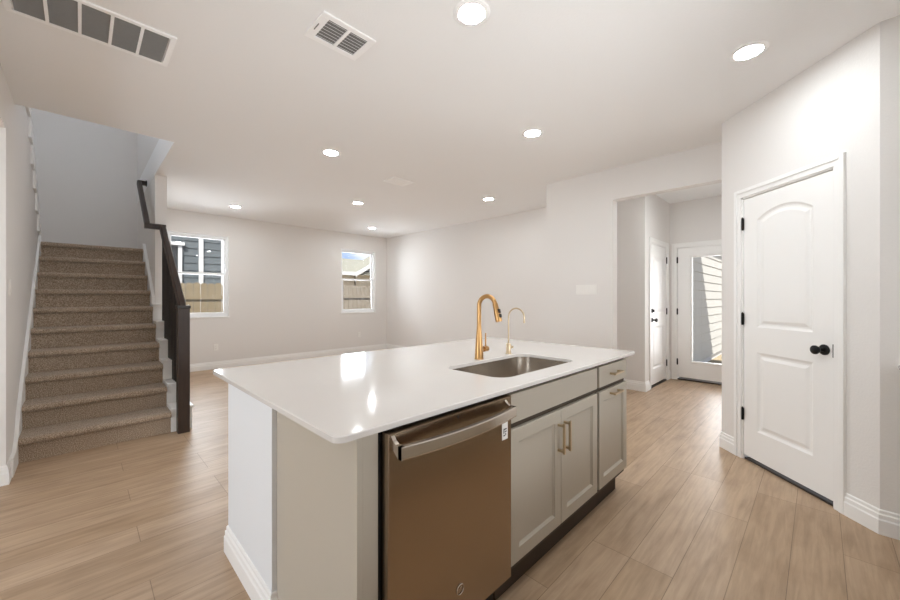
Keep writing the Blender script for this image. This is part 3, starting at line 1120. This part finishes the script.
# base cabinets
SHK = lambda w: [(0.0, 0.0), (0.004, 0.007)]
def shaker(name, parent, x0, x1, z0, z1, y, stile=0.058, m='cab'):
    T = frame_T((0, y, 0), (1, 0))
    bm = B()
    panel_slab(bm, [(x0, z0), (x1, z0), (x1, z1), (x0, z1)], 0.019,
               [([(x0 + stile, z0 + stile), (x1 - stile, z0 + stile), (x1 - stile, z1 - stile), (x0 + stile, z1 - stile)], [(0.001, 0.003), (0.010, 0.011)])], T)
    return obj(name, bm, M[m], parent)
def slab_front(name, parent, x0, x1, z0, z1, y):
    bm = B()
    panel_slab(bm, [(x0, z0), (x1, z0), (x1, z1), (x0, z1)], 0.019, [], frame_T((0, y, 0), (1, 0)), edge=0.003)
    return obj(name, bm, M['cab'], parent)
def bar_pull(parent, a, c, y, r=0.0055, out=0.032):
    """bar handle between two points of the front plane"""
    bm = B()
    a, c = Vector(a), Vector(c)
    d = (c - a).normalized()
    f = Vector((0, -1, 0))
    p = a + f * out; q = c + f * out
    bar_ = [(p - d * 0.008), (q + d * 0.008)]
    s = 0.0055
    t = bmesh.new()
    side = d.cross(f).normalized()
    for k0, k1 in ((bar_[0], bar_[1]), (a + d * 0.004, p + d * 0.004), (c - d * 0.004, q - d * 0.004)):
        dd = (k1 - k0).normalized()
        u = side; v = dd.cross(u).normalized()
        r0 = [t.verts.new(k0 + u * (i * s) + v * (j * s)) for i, j in ((-1, -1), (1, -1), (1, 1), (-1, 1))]
        r1 = [t.verts.new(k1 + u * (i * s) + v * (j * s)) for i, j in ((-1, -1), (1, -1), (1, 1), (-1, 1))]
        for i in range(4):
            t.faces.new((r0[i], r0[(i + 1) % 4], r1[(i + 1) % 4], r1[i]))
        t.faces.new(r0[::-1]); t.faces.new(r1)
    join(bm, t)
    return obj('handle', bm, M['champagne'], parent)

FF = FY + 0.020      # face frame front; door fronts stand at FY
def cabinet_body(parent, x0, x1, y0=None, y1=None, toe_in=0.0):
    y0 = FF if y0 is None else y0
    bm = B()
    w = 0.036
    zb, ztp = 0.115, TOPZ - SLAB - 0.001
    yb = KY0 - 0.002 if y1 is None else y1
    box(bm, x0, x0 + 0.018, y0 + 0.02, yb, zb, ztp); box(bm, x1 - 0.018, x1, y0 + 0.02, yb, zb, ztp)
    box(bm, x0 + 0.018, x1 - 0.018, y0 + 0.02, yb, zb, zb + 0.018)
    box(bm, x0 + 0.018, x1 - 0.018, yb - 0.012, yb, zb + 0.018, ztp)
    obj('carcass', bm, M['cab'], parent)
    bm = B()
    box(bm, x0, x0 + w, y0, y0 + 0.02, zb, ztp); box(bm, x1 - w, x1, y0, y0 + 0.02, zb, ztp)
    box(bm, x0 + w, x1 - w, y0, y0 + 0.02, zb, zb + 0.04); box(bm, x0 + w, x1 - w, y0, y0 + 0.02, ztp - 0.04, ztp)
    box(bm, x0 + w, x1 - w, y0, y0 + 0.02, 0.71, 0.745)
    obj('face_frame', bm, M['cab_gap_shade'], parent)
    bm = B()
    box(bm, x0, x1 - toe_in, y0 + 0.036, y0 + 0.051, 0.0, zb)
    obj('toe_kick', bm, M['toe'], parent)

C0, C1, C2 = 1.222, 2.112, 2.556
cs = thing('sink_base_cabinet', ((C0 + C1) / 2, 1.2, 0), 'greige shaker sink cabinet with two doors and a plain false front', 'cabinet')
cabinet_body(cs, C0, C1)
slab_front('false_front', cs, 1.256, C1 - 0.016, 0.742, 0.864, FY)
mx = (1.256 + C1 - 0.016) / 2
dl = shaker('door', cs, 1.256, mx - 0.0015, 0.15, 0.715, FY)
bar_pull(dl, (mx - 0.030, FY, 0.520), (mx - 0.030, FY, 0.650), FY)
dr = shaker('door', cs, mx + 0.0015, C1 - 0.016, 0.15, 0.715, FY)
bar_pull(dr, (mx + 0.030, FY, 0.520), (mx + 0.030, FY, 0.650), FY)
cd = thing('drawer_base_cabinet', ((C1 + C2) / 2, 1.2, 0), 'narrow greige cabinet with a drawer and pull-out door at the entry end of the island', 'cabinet')
cabinet_body(cd, C1 + 0.001, C2, toe_in=0.05)
d_ = slab_front('drawer', cd, C1 + 0.014, C2 - 0.004, 0.742, 0.864, FY)
xm = (C1 + C2) / 2 + 0.005
bar_pull(d_, (xm - 0.062, FY, 0.806), (xm + 0.062, FY, 0.806), FY)
d_ = shaker('pull_out_door', cd, C1 + 0.014, C2 - 0.004, 0.15, 0.715, FY)
bar_pull(d_, (xm - 0.062, FY, 0.686), (xm + 0.062, FY, 0.686), FY)

# dishwasher
DX0, DX1, DY = 0.618, 1.212, 0.866
dw = thing('dishwasher', ((DX0 + DX1) / 2, 1.2, 0), 'stainless steel dishwasher with a bowed bar handle and round emblem', 'dishwasher')
bm = B(); box(bm, DX0 + 0.006, DX1 - 0.004, FY + 0.02, KY0 - 0.01, 0.10, 0.865)
obj('tub', bm, M['dark_gap'], dw)
bm = B()
DT = frame_T((0, DY, 0), (1, 0))
panel_slab(bm, [(DX0, 0.155), (DX1, 0.155), (DX1, 0.876), (DX0, 0.876)], 0.052, [], DT, edge=0.003)
dd = obj('door', bm, M['steel'], dw)
bm = B(); box(bm, 0.6115, DX0 + 0.004, FY + 0.004, FY + 0.05, 0.11, 0.884); box(bm, 0.6115, DX1 + 0.008, FY + 0.018, FY + 0.05, 0.868, 0.889)
obj('gasket', bm, M['dark_gap'], dw)
# pocket behind the handle: a shallow recess line and the bowed bar
bm = B()
hx0, hx1, hz0, hz1 = 0.628, 1.178, 0.812, 0.850
n = 18
t = bmesh.new()
rows = []
for i in range(n + 1):
    s = i / n
    x = hx0 + (hx1 - hx0) * s
    bow = 4 * s * (1 - s)
    yf = DY - 0.046 - 0.026 * bow
    rows.append([t.verts.new((x, yf, hz0)), t.verts.new((x, yf - 0.002, hz0 + 0.004)), t.verts.new((x, yf - 0.002, hz1 - 0.003)), t.verts.new((x, yf, hz1)), t.verts.new((x, yf + 0.014, hz1)), t.verts.new((x, yf + 0.014, hz0))])
for a, c in zip(rows, rows[1:]):
    for j in range(6):
        t.faces.new((a[j], a[(j + 1) % 6], c[(j + 1) % 6], c[j]))
t.faces.new(rows[0][::-1]); t.faces.new(rows[-1])
join(bm, t)
# end brackets curving back to the door
for xe, s in ((hx0, 1), (hx1, -1)):
    a, c = (xe, xe + 0.012 * s) if s > 0 else (xe - 0.012, xe)
    prism(bm, [(DY, 0.868), (DY - 0.008, 0.858), (DY - 0.022, 0.850), (DY - 0.048, 0.850), (DY - 0.048, 0.812), (DY - 0.032, 0.812), (DY, 0.838)], 'x', a, c)
obj('handle', bm, M['steel_edge'], dd)
bm = B()
lathe(bm, [(0.0045, 0), (0.0045, -0.0012), (0.003, -0.0014)], (0.905, DY, 0.861), 14, 'y')
obj('indicator', bm, M['dark_gap'], dd)
# paper tag by the handle
bm = B(); box(bm, 1.150, 1.186, DY - 0.0012, DY, 0.714, 0.796)
tg = obj('paper_tag', bm, M['plastic'], dd)
bm = B()
for q in ((1.158, 1.178, 0.752, 0.757), (1.158, 1.163, 0.738, 0.752), (1.166, 1.178, 0.743, 0.747), (1.170, 1.174, 0.730, 0.740), (1.158, 1.168, 0.728, 0.733)):
    box(bm, q[0], q[1], DY - 0.0018, DY - 0.0012, q[2], q[3])
obj('printing', bm, M['slot'], tg)
# round emblem: a ring with two curling strokes
bm = B()
ex, ez, er = 0.914, 0.272, 0.0165
ring = [(ex + er * math.cos(2 * PI * i / 28), DY - 0.002, ez + er * math.sin(2 * PI * i / 28)) for i in range(29)]
tube(bm, ring, 0.0016, 6, closed_ends=False)
for sx, ph in ((-0.0055, 0.6), (0.0055, 3.6)):
    sp = []
    for i in range(20):
        a = ph + i * 0.33
        rr_ = 0.0018 + 0.0056 * i / 19
        sp.append((ex + sx + rr_ * math.cos(a) * 0.8, DY - 0.002, ez + rr_ * math.sin(a) * 1.25))
    tube(bm, sp, 0.0008, 5)
em = obj('emblem', bm, M['steel_edge'], dd)
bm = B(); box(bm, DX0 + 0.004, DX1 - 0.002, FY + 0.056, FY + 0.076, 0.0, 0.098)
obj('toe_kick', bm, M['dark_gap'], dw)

# ------------------------------------------------------------------ taps
def arc(c, r, a0, a1, n, plane_dir):
    """points of an arc in the vertical plane spanned by plane_dir and up"""
    d = Vector(plane_dir).normalized()
    return [Vector(c) + d * (r * math.cos(math.radians(a0 + (a1 - a0) * i / n))) + Vector((0, 0, r * math.sin(math.radians(a0 + (a1 - a0) * i / n)))) for i in range(n + 1)]
fx, fy = 1.630, 1.392
fa = thing('kitchen_faucet', (fx, fy, TOPZ), 'tall brushed gold pull-down faucet with a side lever behind the sink', 'faucet')
bm = B()
lathe(bm, [(0.027, 0), (0.027, 0.004), (0.0255, 0.006), (0.0248, 0.03), (0.0135, 0.190), (0.0128, 0.194)], (fx, fy, TOPZ), 28)
obj('body', bm, M['gold'], fa, smooth=0.6)
R0 = 0.055
pd = Vector((0.10, -1, 0)).normalized()
c0 = Vector((fx, fy, TOPZ + 0.308)) + pd * R0
pts = [Vector((fx, fy, TOPZ + 0.190)), Vector((fx, fy, TOPZ + 0.25))] + arc(c0, R0, 180, 14, 22, pd)
bm = B(); tube(bm, pts, 0.0128, 16)
obj('neck', bm, M['gold'], fa, smooth=0.6)
e = pts[-1]; dv = (pts[-1] - pts[-2]).normalized()
dv = (dv + Vector((0, 0, -0.3)) + pd * 0.03).normalized()
bm = B(); tube(bm, [e - dv * 0.004, e + dv * 0.002, e + dv * 0.022, e + dv * 0.060, e + dv * 0.095, e + dv * 0.104], [0.0138, 0.0150, 0.0155, 0.0180, 0.0190, 0.0175], 18)
hd = obj('spray_head', bm, M['gold'], fa, smooth=0.6)
sd = dv.cross(Vector((0, 0, 1))).normalized()
fr_ = sd.cross(dv).normalized()
if fr_.dot(pd) < 0: fr_ = -fr_
bm = B()
for a0, a1 in ((0.034, 0.058), (0.062, 0.084)):
    p = e + dv * ((a0 + a1) / 2) + (fr_ * 0.55 - sd * 0.0).normalized() * 0.0175
    Tm = Matrix.Translation(p) @ Matrix((( sd.x, dv.x, fr_.x, 0), (sd.y, dv.y, fr_.y, 0), (sd.z, dv.z, fr_.z, 0), (0, 0, 0, 1)))
    box(bm, -0.010, 0.010, -(a1 - a0) / 2, (a1 - a0) / 2, -0.006, 0.0035, bevel=0.003, T=Tm)
obj('spray_button', bm, M['black'], hd)
bm = B()
lathe(bm, [(0.0100, 0.0), (0.0100, 0.022), (0.0165, 0.024), (0.0165, 0.056), (0.0150, 0.060), (0.004, 0.060)], (fx + 0.016, fy, TOPZ + 0.054), 20, 'x')
obj('lever_hub', bm, M['gold'], fa, smooth=0.6)
bm = B(); tube(bm, [(fx + 0.058, fy, TOPZ + 0.066), (fx + 0.060, fy, TOPZ + 0.146)], [0.0046, 0.0040], 10)
obj('lever', bm, M['gold'], fa, smooth=0.6)

gx, gy = 1.925, 1.398
ft = thing('filter_tap', (gx, gy, TOPZ), 'slim champagne gooseneck filter tap beside the larger faucet', 'tap')
bm = B()
lathe(bm, [(0.020, 0), (0.020, 0.004), (0.0155, 0.006), (0.0155, 0.060), (0.013, 0.064), (0.005, 0.066)], (gx, gy, TOPZ), 22)
obj('body', bm, M['champagne'], ft, smooth=0.6)
R1 = 0.056
pd2 = Vector((0.08, -1, 0)).normalized()
c1 = Vector((gx, gy, TOPZ + 0.232)) + pd2 * R1
pts = [Vector((gx, gy, TOPZ + 0.062)), Vector((gx, gy, TOPZ + 0.15))] + arc(c1, R1, 180, -4, 22, pd2)
pts.append(pts[-1] + Vector((0, 0, -0.020)))
bm = B(); tube(bm, pts, 0.0050, 12)
obj('neck', bm, M['champagne'], ft, smooth=0.6)
bm = B(); tube(bm, [pts[-1] + Vector((0, 0, 0.006)), pts[-1] + Vector((0, 0, -0.010))], 0.0062, 12)
obj('nozzle', bm, M['champagne'], ft, smooth=0.6)
bm = B(); lathe(bm, [(0.007, 0.0), (0.007, 0.012), (0.0095, 0.014), (0.0095, 0.026), (0.003, 0.027)], (gx + 0.014, gy, TOPZ + 0.038), 14, 'x')
obj('knob', bm, M['champagne'], ft, smooth=0.6)

# ------------------------------------------------------------------ kitchen run behind the camera
KF = -0.318
bm = B(); box(bm, LEFT + 0.002, CX - 0.002, -0.928, -0.293, TOPZ - SLAB, TOPZ, bevel=0.002)
o = obj('kitchen_counter', bm, M['quartz'])
tag(o, 'white quartz wall counter, its corner just showing beside the pantry wall', 'worktop')
xs = [LEFT + 0.004, 0.49, 1.34, 2.19, CX - 0.004]
lab = ['greige base cabinet in the wall run by the stair-side wall', 'greige base cabinet second along the wall run from the stair side',
       'greige base cabinet third along the wall run from the stair side', 'greige base cabinet under the wall counter next to the pantry corner']
for i in range(4):
    a, c = xs[i] + 0.001, xs[i + 1] - 0.001
    k = thing('wall_base_cabinet', ((a + c) / 2, -0.6, 0), lab[i], 'cabinet', 'base cabinets of the wall run')
    bm = B(); box(bm, a, c, -0.926, KF - 0.020, 0.10, TOPZ - SLAB - 0.001)
    obj('carcass', bm, M['cab'], k)
    bm = B(); box(bm, a, c, -0.926, KF - 0.09, 0.0, 0.10)
    obj('toe_kick', bm, M['toe'], k)
    Tk = frame_T((0, KF, 0), (-1, 0))
    m_ = (a + c) / 2
    for q0, q1 in ((a + 0.01, m_ - 0.002), (m_ + 0.002, c - 0.01)):
        bm = B()
        panel_slab(bm, [(-q1, 0.13), (-q0, 0.13), (-q0, 0.715), (-q1, 0.715)], 0.019,
                   [([(-q1 + 0.058, 0.188), (-q0 - 0.058, 0.188), (-q0 - 0.058, 0.657), (-q1 + 0.058, 0.657)], [(0.001, 0.006), (0.006, 0.009)])], Tk)
        obj('door', bm, M['cab'], k)
    bm = B(); panel_slab(bm, [(-c + 0.01, 0.742), (-a - 0.01, 0.742), (-a - 0.01, 0.868), (-c + 0.01, 0.868)], 0.019, [], Tk, edge=0.003)
    obj('drawer', bm, M['cab'], k)

# ------------------------------------------------------------------ ceiling fixtures
def downlight(x, y, label, r=0.067):
    t = thing('ceiling_light', (x, y, H), label, 'ceiling light', 'recessed ceiling lights')
    bm = B()
    n = 36
    q = bmesh.new()
    prof = [(r, -0.004), (r + 0.004, -0.0075), (r + 0.022, -0.0065), (r + 0.030, -0.001), (r + 0.030, 0.0)]
    rings = [[q.verts.new((x + a * math.cos(2 * PI * j / n), y + a * math.sin(2 * PI * j / n), H + z_)) for j in range(n)] for a, z_ in prof]
    for a, c in zip(rings, rings[1:]):
        for j in range(n):
            q.faces.new((a[j], a[(j + 1) % n], c[(j + 1) % n], c[j]))
    join(bm, q)
    obj('trim_ring', bm, M['vent_white'], t, smooth=0.6)
    bm = B()
    lathe(bm, [(r, 0.0), (r, -0.004), (r * 0.8, -0.0055), (0.003, -0.006)], (x, y, H), n)
    obj('diffuser', bm, M['lamp'], t, smooth=0.6)
LIGHTS = [
    (1.44, 1.28, 'round recessed ceiling light above the island worktop, largest in the photo'),
    (2.843, 0.30, 'round recessed ceiling light in front of the pantry door'),
    (2.873, 1.823, 'round recessed ceiling light past the end of the island, before the entry opening'),
    (1.804, 3.522, 'round recessed ceiling light between the island and the stair railing'),
    (1.773, 6.696, 'round recessed ceiling light near the ceiling edge in front of the first window'),
    (3.062, 5.096, 'round recessed ceiling light just beyond the small flat ceiling vent'),
    (4.365, 6.705, 'round recessed ceiling light in the far corner before the second window'),
    (4.322, 3.505, 'round recessed ceiling light close to the far living room wall'),
]
for x, y, l in LIGHTS:
    downlight(x, y, l)
downlight(1.50, 0.30, 'round recessed ceiling light over the aisle in front of the dishwasher, above the picture')
downlight(-1.9, 2.2, 'added, unseen round recessed ceiling light in the dining nook past the opening beside the stairs')  # unseen lamp added to brighten the jamb of the left opening
downlight(5.0, 0.95, 'round recessed ceiling light inside the entry, hidden above the opening')

# return air grille: five filter bays in a white frame
ra = thing('return_air_grille', (0.0, 2.75, H), 'long white return air grille with grey filter bays on the ceiling', 'air vent')
gx0, gx1, gy0, gy1 = -0.52, 0.388, 2.555, 2.945
gx0 = -0.335
bays = 5
bm = B()
fz = H - 0.012
fr = 0.026
gx0 = -0.275
gy0, gy1 = 2.585, 2.945
box(bm, gx0, gx1, gy0, gy0 + fr, fz, H - 0.0005, bevel=0.003)
box(bm, gx0, gx1, gy1 - fr, gy1, fz, H - 0.0005, bevel=0.003)
box(bm, gx0, gx0 + fr, gy0 + fr, gy1 - fr, fz, H - 0.0005); box(bm, gx1 - fr, gx1, gy0 + fr, gy1 - fr, fz, H - 0.0005)
bw = (gx1 - gx0 - 2 * fr) / bays
for i in range(1, bays):
    x = gx0 + fr + bw * i
    box(bm, x - 0.007, x + 0.007, gy0 + fr, gy1 - fr, fz, H - 0.0005)
obj('grille_frame', bm, M['vent_white'], ra)
for i in range(bays):
    bm = B()
    a, c = gx0 + fr + bw * i + 0.007, gx0 + fr + bw * (i + 1) - 0.007
    box(bm, a, c, gy0 + fr, gy1 - fr, H - 0.004, H - 0.0005)
    nb = 26
    for j in range(nb):
        y = gy0 + fr + (gy1 - gy0 - 2 * fr) * (j + 0.5) / nb
        box(bm, a, c, y - 0.0022, y + 0.0022, H - 0.009, H - 0.004)
    obj('filter_bay', bm, M['grille'], ra)

# supply register with two banks of louvres
sr = thing('supply_air_register', (1.045, 1.925, H), 'white rectangular ceiling register with two banks of dark louvres', 'air vent')
vx0, vx1, vy0, vy1 = 0.885, 1.205, 1.805, 2.045
bm = B(); bo = 0.034
box(bm, vx0, vx1, vy0, vy0 + bo, H - 0.010, H - 0.0005, bevel=0.003); box(bm, vx0, vx1, vy1 - bo, vy1, H - 0.010, H - 0.0005, bevel=0.003)
box(bm, vx0, vx0 + bo + 0.012, vy0 + bo, vy1 - bo, H - 0.010, H - 0.0005); box(bm, vx1 - bo, vx1, vy0 + bo, vy1 - bo, H - 0.010, H - 0.0005)
xm = (vx0 + vx1 + 0.012) / 2
box(bm, xm - 0.008, xm + 0.008, vy0 + bo, vy1 - bo, H - 0.010, H - 0.0005)
obj('register_frame', bm, M['vent_white'], sr)
bm = B(); box(bm, vx0 + bo, vx1 - bo, vy0 + bo, vy1 - bo, H - 0.002, H - 0.0005)
obj('duct_opening', bm, M['vent_dark'], sr)
bm = B()
nl = 7
for i in range(nl):
    y = vy0 + bo + (vy1 - vy0 - 2 * bo) * (i + 0.5) / nl
    for a, c in ((vx0 + bo + 0.012, xm - 0.008), (xm + 0.008, vx1 - bo)):
        prism(bm, [(y - 0.007, H - 0.0095), (y - 0.0055, H - 0.0105), (y + 0.004, H - 0.003), (y + 0.0025, H - 0.002)], 'x', a, c)
obj('louvres', bm, M['vent_white'], sr)
bm = B(); box(bm, vx0 + 0.016, vx0 + 0.020, 1.90, 1.955, H - 0.014, H - 0.009)
obj('damper_lever', bm, M['vent_dark'], sr)
# small flat register further off
sv = thing('flat_ceiling_register', (2.86, 3.78, H), 'small plain white ceiling register above the middle of the room', 'air vent')
bm = B()
a0, a1, b0, b1 = 2.70, 3.02, 3.665, 3.90
box(bm, a0, a1, b0, b0 + 0.03, H - 0.010, H - 0.0005, bevel=0.003); box(bm, a0, a1, b1 - 0.03, b1, H - 0.010, H - 0.0005, bevel=0.003)
box(bm, a0, a0 + 0.03, b0 + 0.03, b1 - 0.03, H - 0.010, H - 0.0005); box(bm, a1 - 0.03, a1, b0 + 0.03, b1 - 0.03, H - 0.010, H - 0.0005)
obj('register_frame', bm, M['vent_white'], sv)
bm = B()
for i in range(6):
    y = b0 + 0.03 + (b1 - b0 - 0.06) * (i + 0.5) / 6
    prism(bm, [(y + 0.012, H - 0.0085), (y + 0.014, H - 0.0075), (y - 0.013, H - 0.002), (y - 0.015, H - 0.003)], 'x', a0 + 0.03, a1 - 0.03)
obj('louvres', bm, M['vent_white'], sv)

# ------------------------------------------------------------------ switches and sockets
def wall_plate(name, T, w, h, label, cat, gangs=0, outlet=False):
    p = T @ Vector((0, 0, 0))
    t = thing(name, (p.x, p.y, p.z), label, cat)
    bm = B(); box(bm, -w / 2, w / 2, 0.0005, 0.0065, -h / 2, h / 2, bevel=0.002, T=T)
    obj('cover_plate', bm, M['plastic'], t)
    for g in range(gangs):
        u = (g - (gangs - 1) / 2) * 0.046
        bm = B()
        prism(bm, [(0.0065, -0.033), (0.0105, -0.033), (0.0085, 0.0), (0.0075, 0.033), (0.0065, 0.033)], 'x', u - 0.0165, u + 0.0165, T=T)
        obj('rocker', bm, M['plastic'], t)
    if outlet:
        for z_ in (-0.020, 0.020):
            bm = B(); box(bm, -0.017, 0.017, 0.0065, 0.0085, z_ - 0.014, z_ + 0.014, bevel=0.002, T=T)
            rc = obj('receptacle', bm, M['plastic'], t)
            bm = B()
            for u in (-0.006, 0.006):
                box(bm, u - 0.001, u + 0.001, 0.0085, 0.0089, z_ - 0.002, z_ + 0.007, T=T)
            box(bm, -0.002, 0.002, 0.0085, 0.0089, z_ - 0.010, z_ - 0.006, T=T)
            obj('slot', bm, M['slot'], rc)
    return t
wall_plate('light_switch', frame_T((OPN, 1.98, 1.365), (0, -1)), 0.255, 0.115, 'wide white multi-gang light switch on the wall beside the entry opening', 'light switch', gangs=5)
wall_plate('light_switch', frame_T((LEFT, 4.05, 1.34), (0, 1)), 0.072, 0.115, 'narrow white light switch on the wall at the foot of the stairs', 'light switch', gangs=1)
wall_plate('wall_outlet', frame_T((1.70, BACK, 0.385), (1, 0)), 0.072, 0.115, 'white wall outlet below the window nearest the stairs', 'outlet', outlet=True)
wall_plate('wall_outlet', frame_T((4.60, BACK, 0.41), (1, 0)), 0.072, 0.115, 'white wall outlet below the window nearest the far corner', 'outlet', outlet=True)

# ------------------------------------------------------------------ outside
bm = B(); plate(bm, [(-30, -20), (40, -20), (40, 45), (-30, 45)], [], -0.6, -0.3)
struct('ground', bm, M['dirt'])

def lap_siding(bm, T, length, z0, z1, pitch=0.2):
    """overlapping boards: each board leans out at its foot"""
    z = z0
    while z < z1 - 1e-3:
        e = min(z + pitch, z1)
        prism(bm, [(0.016, z), (0.018, z + 0.004), (0.006, e), (-0.02, e), (-0.02, z)], 'x', 0, length, T=T)
        z = e

# wing of the house beside the front door
wg = thing('house_wing', (10, 2.0, -0.3), 'wing of the house with pale horizontal lap siding, seen through the glass door', 'building')
bm = B()
lap_siding(bm, frame_T((6.72, 1.90, 0), (1, 0)), 9.3, -0.16, 2.48)
obj('siding', bm, M['cream'], wg)
bm = B(); box(bm, 6.72, 16.02, 1.93, 2.6, -0.3, 2.48)
obj('wall_core', bm, M['ext_white'], wg)
bm = B(); box(bm, 6.72, 16.3, 1.80, 2.6, 2.49, 2.62)
obj('soffit', bm, M['slate'], wg)

def fence(name, label, m, x0, x1, y, zt, bw=0.14, rail_z=1.29):
    t = thing(name, ((x0 + x1) / 2, y, -0.3), label, 'fence')
    bm = B()
    x = x0
    i = 0
    while x < x1:
        h = zt + random.uniform(-0.012, 0.012)
        w = bw - 0.010
        prism(bm, [(x, -0.3), (x + w, -0.3), (x + w, h - 0.03), (x + w - 0.03, h), (x + 0.03, h), (x, h - 0.03)], 'y', y, y + 0.016)
        x += bw
    obj('pickets', bm, m, t)
    for rz in (0.15, rail_z):
        bm = B(); box(bm, x0, x1, y - 0.025, y - 0.001, rz - 0.045, rz + 0.045)
        obj('rail', bm, m, t)
    px_ = x0 + 0.9
    while px_ < x1:
        bm = B(); box(bm, px_ - 0.045, px_ + 0.045, y - 0.115, y - 0.026, -0.3, zt - 0.12)
        obj('post', bm, m, t)
        px_ += 2.4
    return t
fence('wooden_fence', 'tan cedar picket fence outside the window nearest the stairs', M['fence'], -0.6, 3.75, 9.9, 1.60, rail_z=1.28)
fence('wooden_fence', 'weathered greyish picket fence outside the window near the far corner', M['fence_grey'], 3.96, 9.2, 9.9, 1.63, rail_z=1.31)

# slate blue neighbour behind the first window
nb = thing('neighbour_house', (1.5, 12, -0.3), 'slate blue house with white trim boards behind the tan fence', 'house')
bm = B(); lap_siding(bm, frame_T((-4, 11.5, 0), (1, 0)), 7.7, -0.3, 5.6, 0.19)
obj('siding', bm, M['slate'], nb)
bm = B(); box(bm, -4, 3.7, 11.53, 14.0, -0.3, 5.6)
obj('wall_core', bm, M['slate'], nb)
for u0, u1, z0, z1 in ((2.18, 2.28, -0.3, 5.6), (2.69, 2.83, -0.3, 5.6)):
    bm = B(); box(bm, u0, u1, 11.46, 11.53, z0, z1)
    obj('trim_board', bm, M['ext_white'], nb)
bm = B(); box(bm, 1.735, 1.82, 11.45, 11.53, 0.6, 2.60); box(bm, 0.55, 0.64, 11.45, 11.53, 0.6, 2.62); box(bm, 0.64, 1.735, 11.45, 11.53, 0.6, 0.69); box(bm, 0.48, 1.87, 11.42, 11.53, 2.60, 2.68)
cw = obj('window_casing', bm, M['ext_white'], nb)
bm = B(); box(bm, 0.64, 1.735, 11.47, 11.475, 0.69, 2.62)
obj('pane', bm, M['glass'], cw)

# gabled neighbour behind the second window
nh = thing('neighbour_house', (10.5, 18, -0.3), 'beige house with grey shingle roof and white fascia seen over the weathered fence', 'house')
ey = 16.0
bm = B(); box(bm, 4, 9.7, ey + 0.5, ey + 6.5, -0.3, 2.45)
obj('wall', bm, M['beige_ext'], nh)
bm = B(); prism(bm, [(9.75, -0.3), (15.2, -0.3), (15.2, 2.5), (12.475, 4.05), (9.75, 2.5)], 'y', ey + 0.4, ey + 1.6)
obj('gable_wall', bm, M['beige_ext'], nh)
bm = B(); prism(bm, [(ey, 2.40), (ey + 3.5, 3.40), (ey + 7, 2.40), (ey + 7, 2.55), (ey + 3.5, 3.56), (ey, 2.55)], 'x', 6.6, 12)
obj('roof', bm, M['shingle'], nh)
bm = B()
prism(bm, [(9.45, 2.36), (12.475, 4.08), (15.5, 2.36), (15.5, 2.52), (12.475, 4.25), (9.45, 2.52)], 'y', ey - 0.02, ey + 1.6)
obj('gable_roof', bm, M['shingle'], nh)
bm = B()
prism(bm, [(9.45, 2.30), (12.475, 4.02), (15.5, 2.30), (15.5, 2.50), (12.475, 4.22), (9.45, 2.50)], 'y', ey - 0.06, ey - 0.02)
box(bm, 6.6, 9.45, ey - 0.06, ey, 2.36, 2.54)
obj('fascia', bm, M['ext_white'], nh)
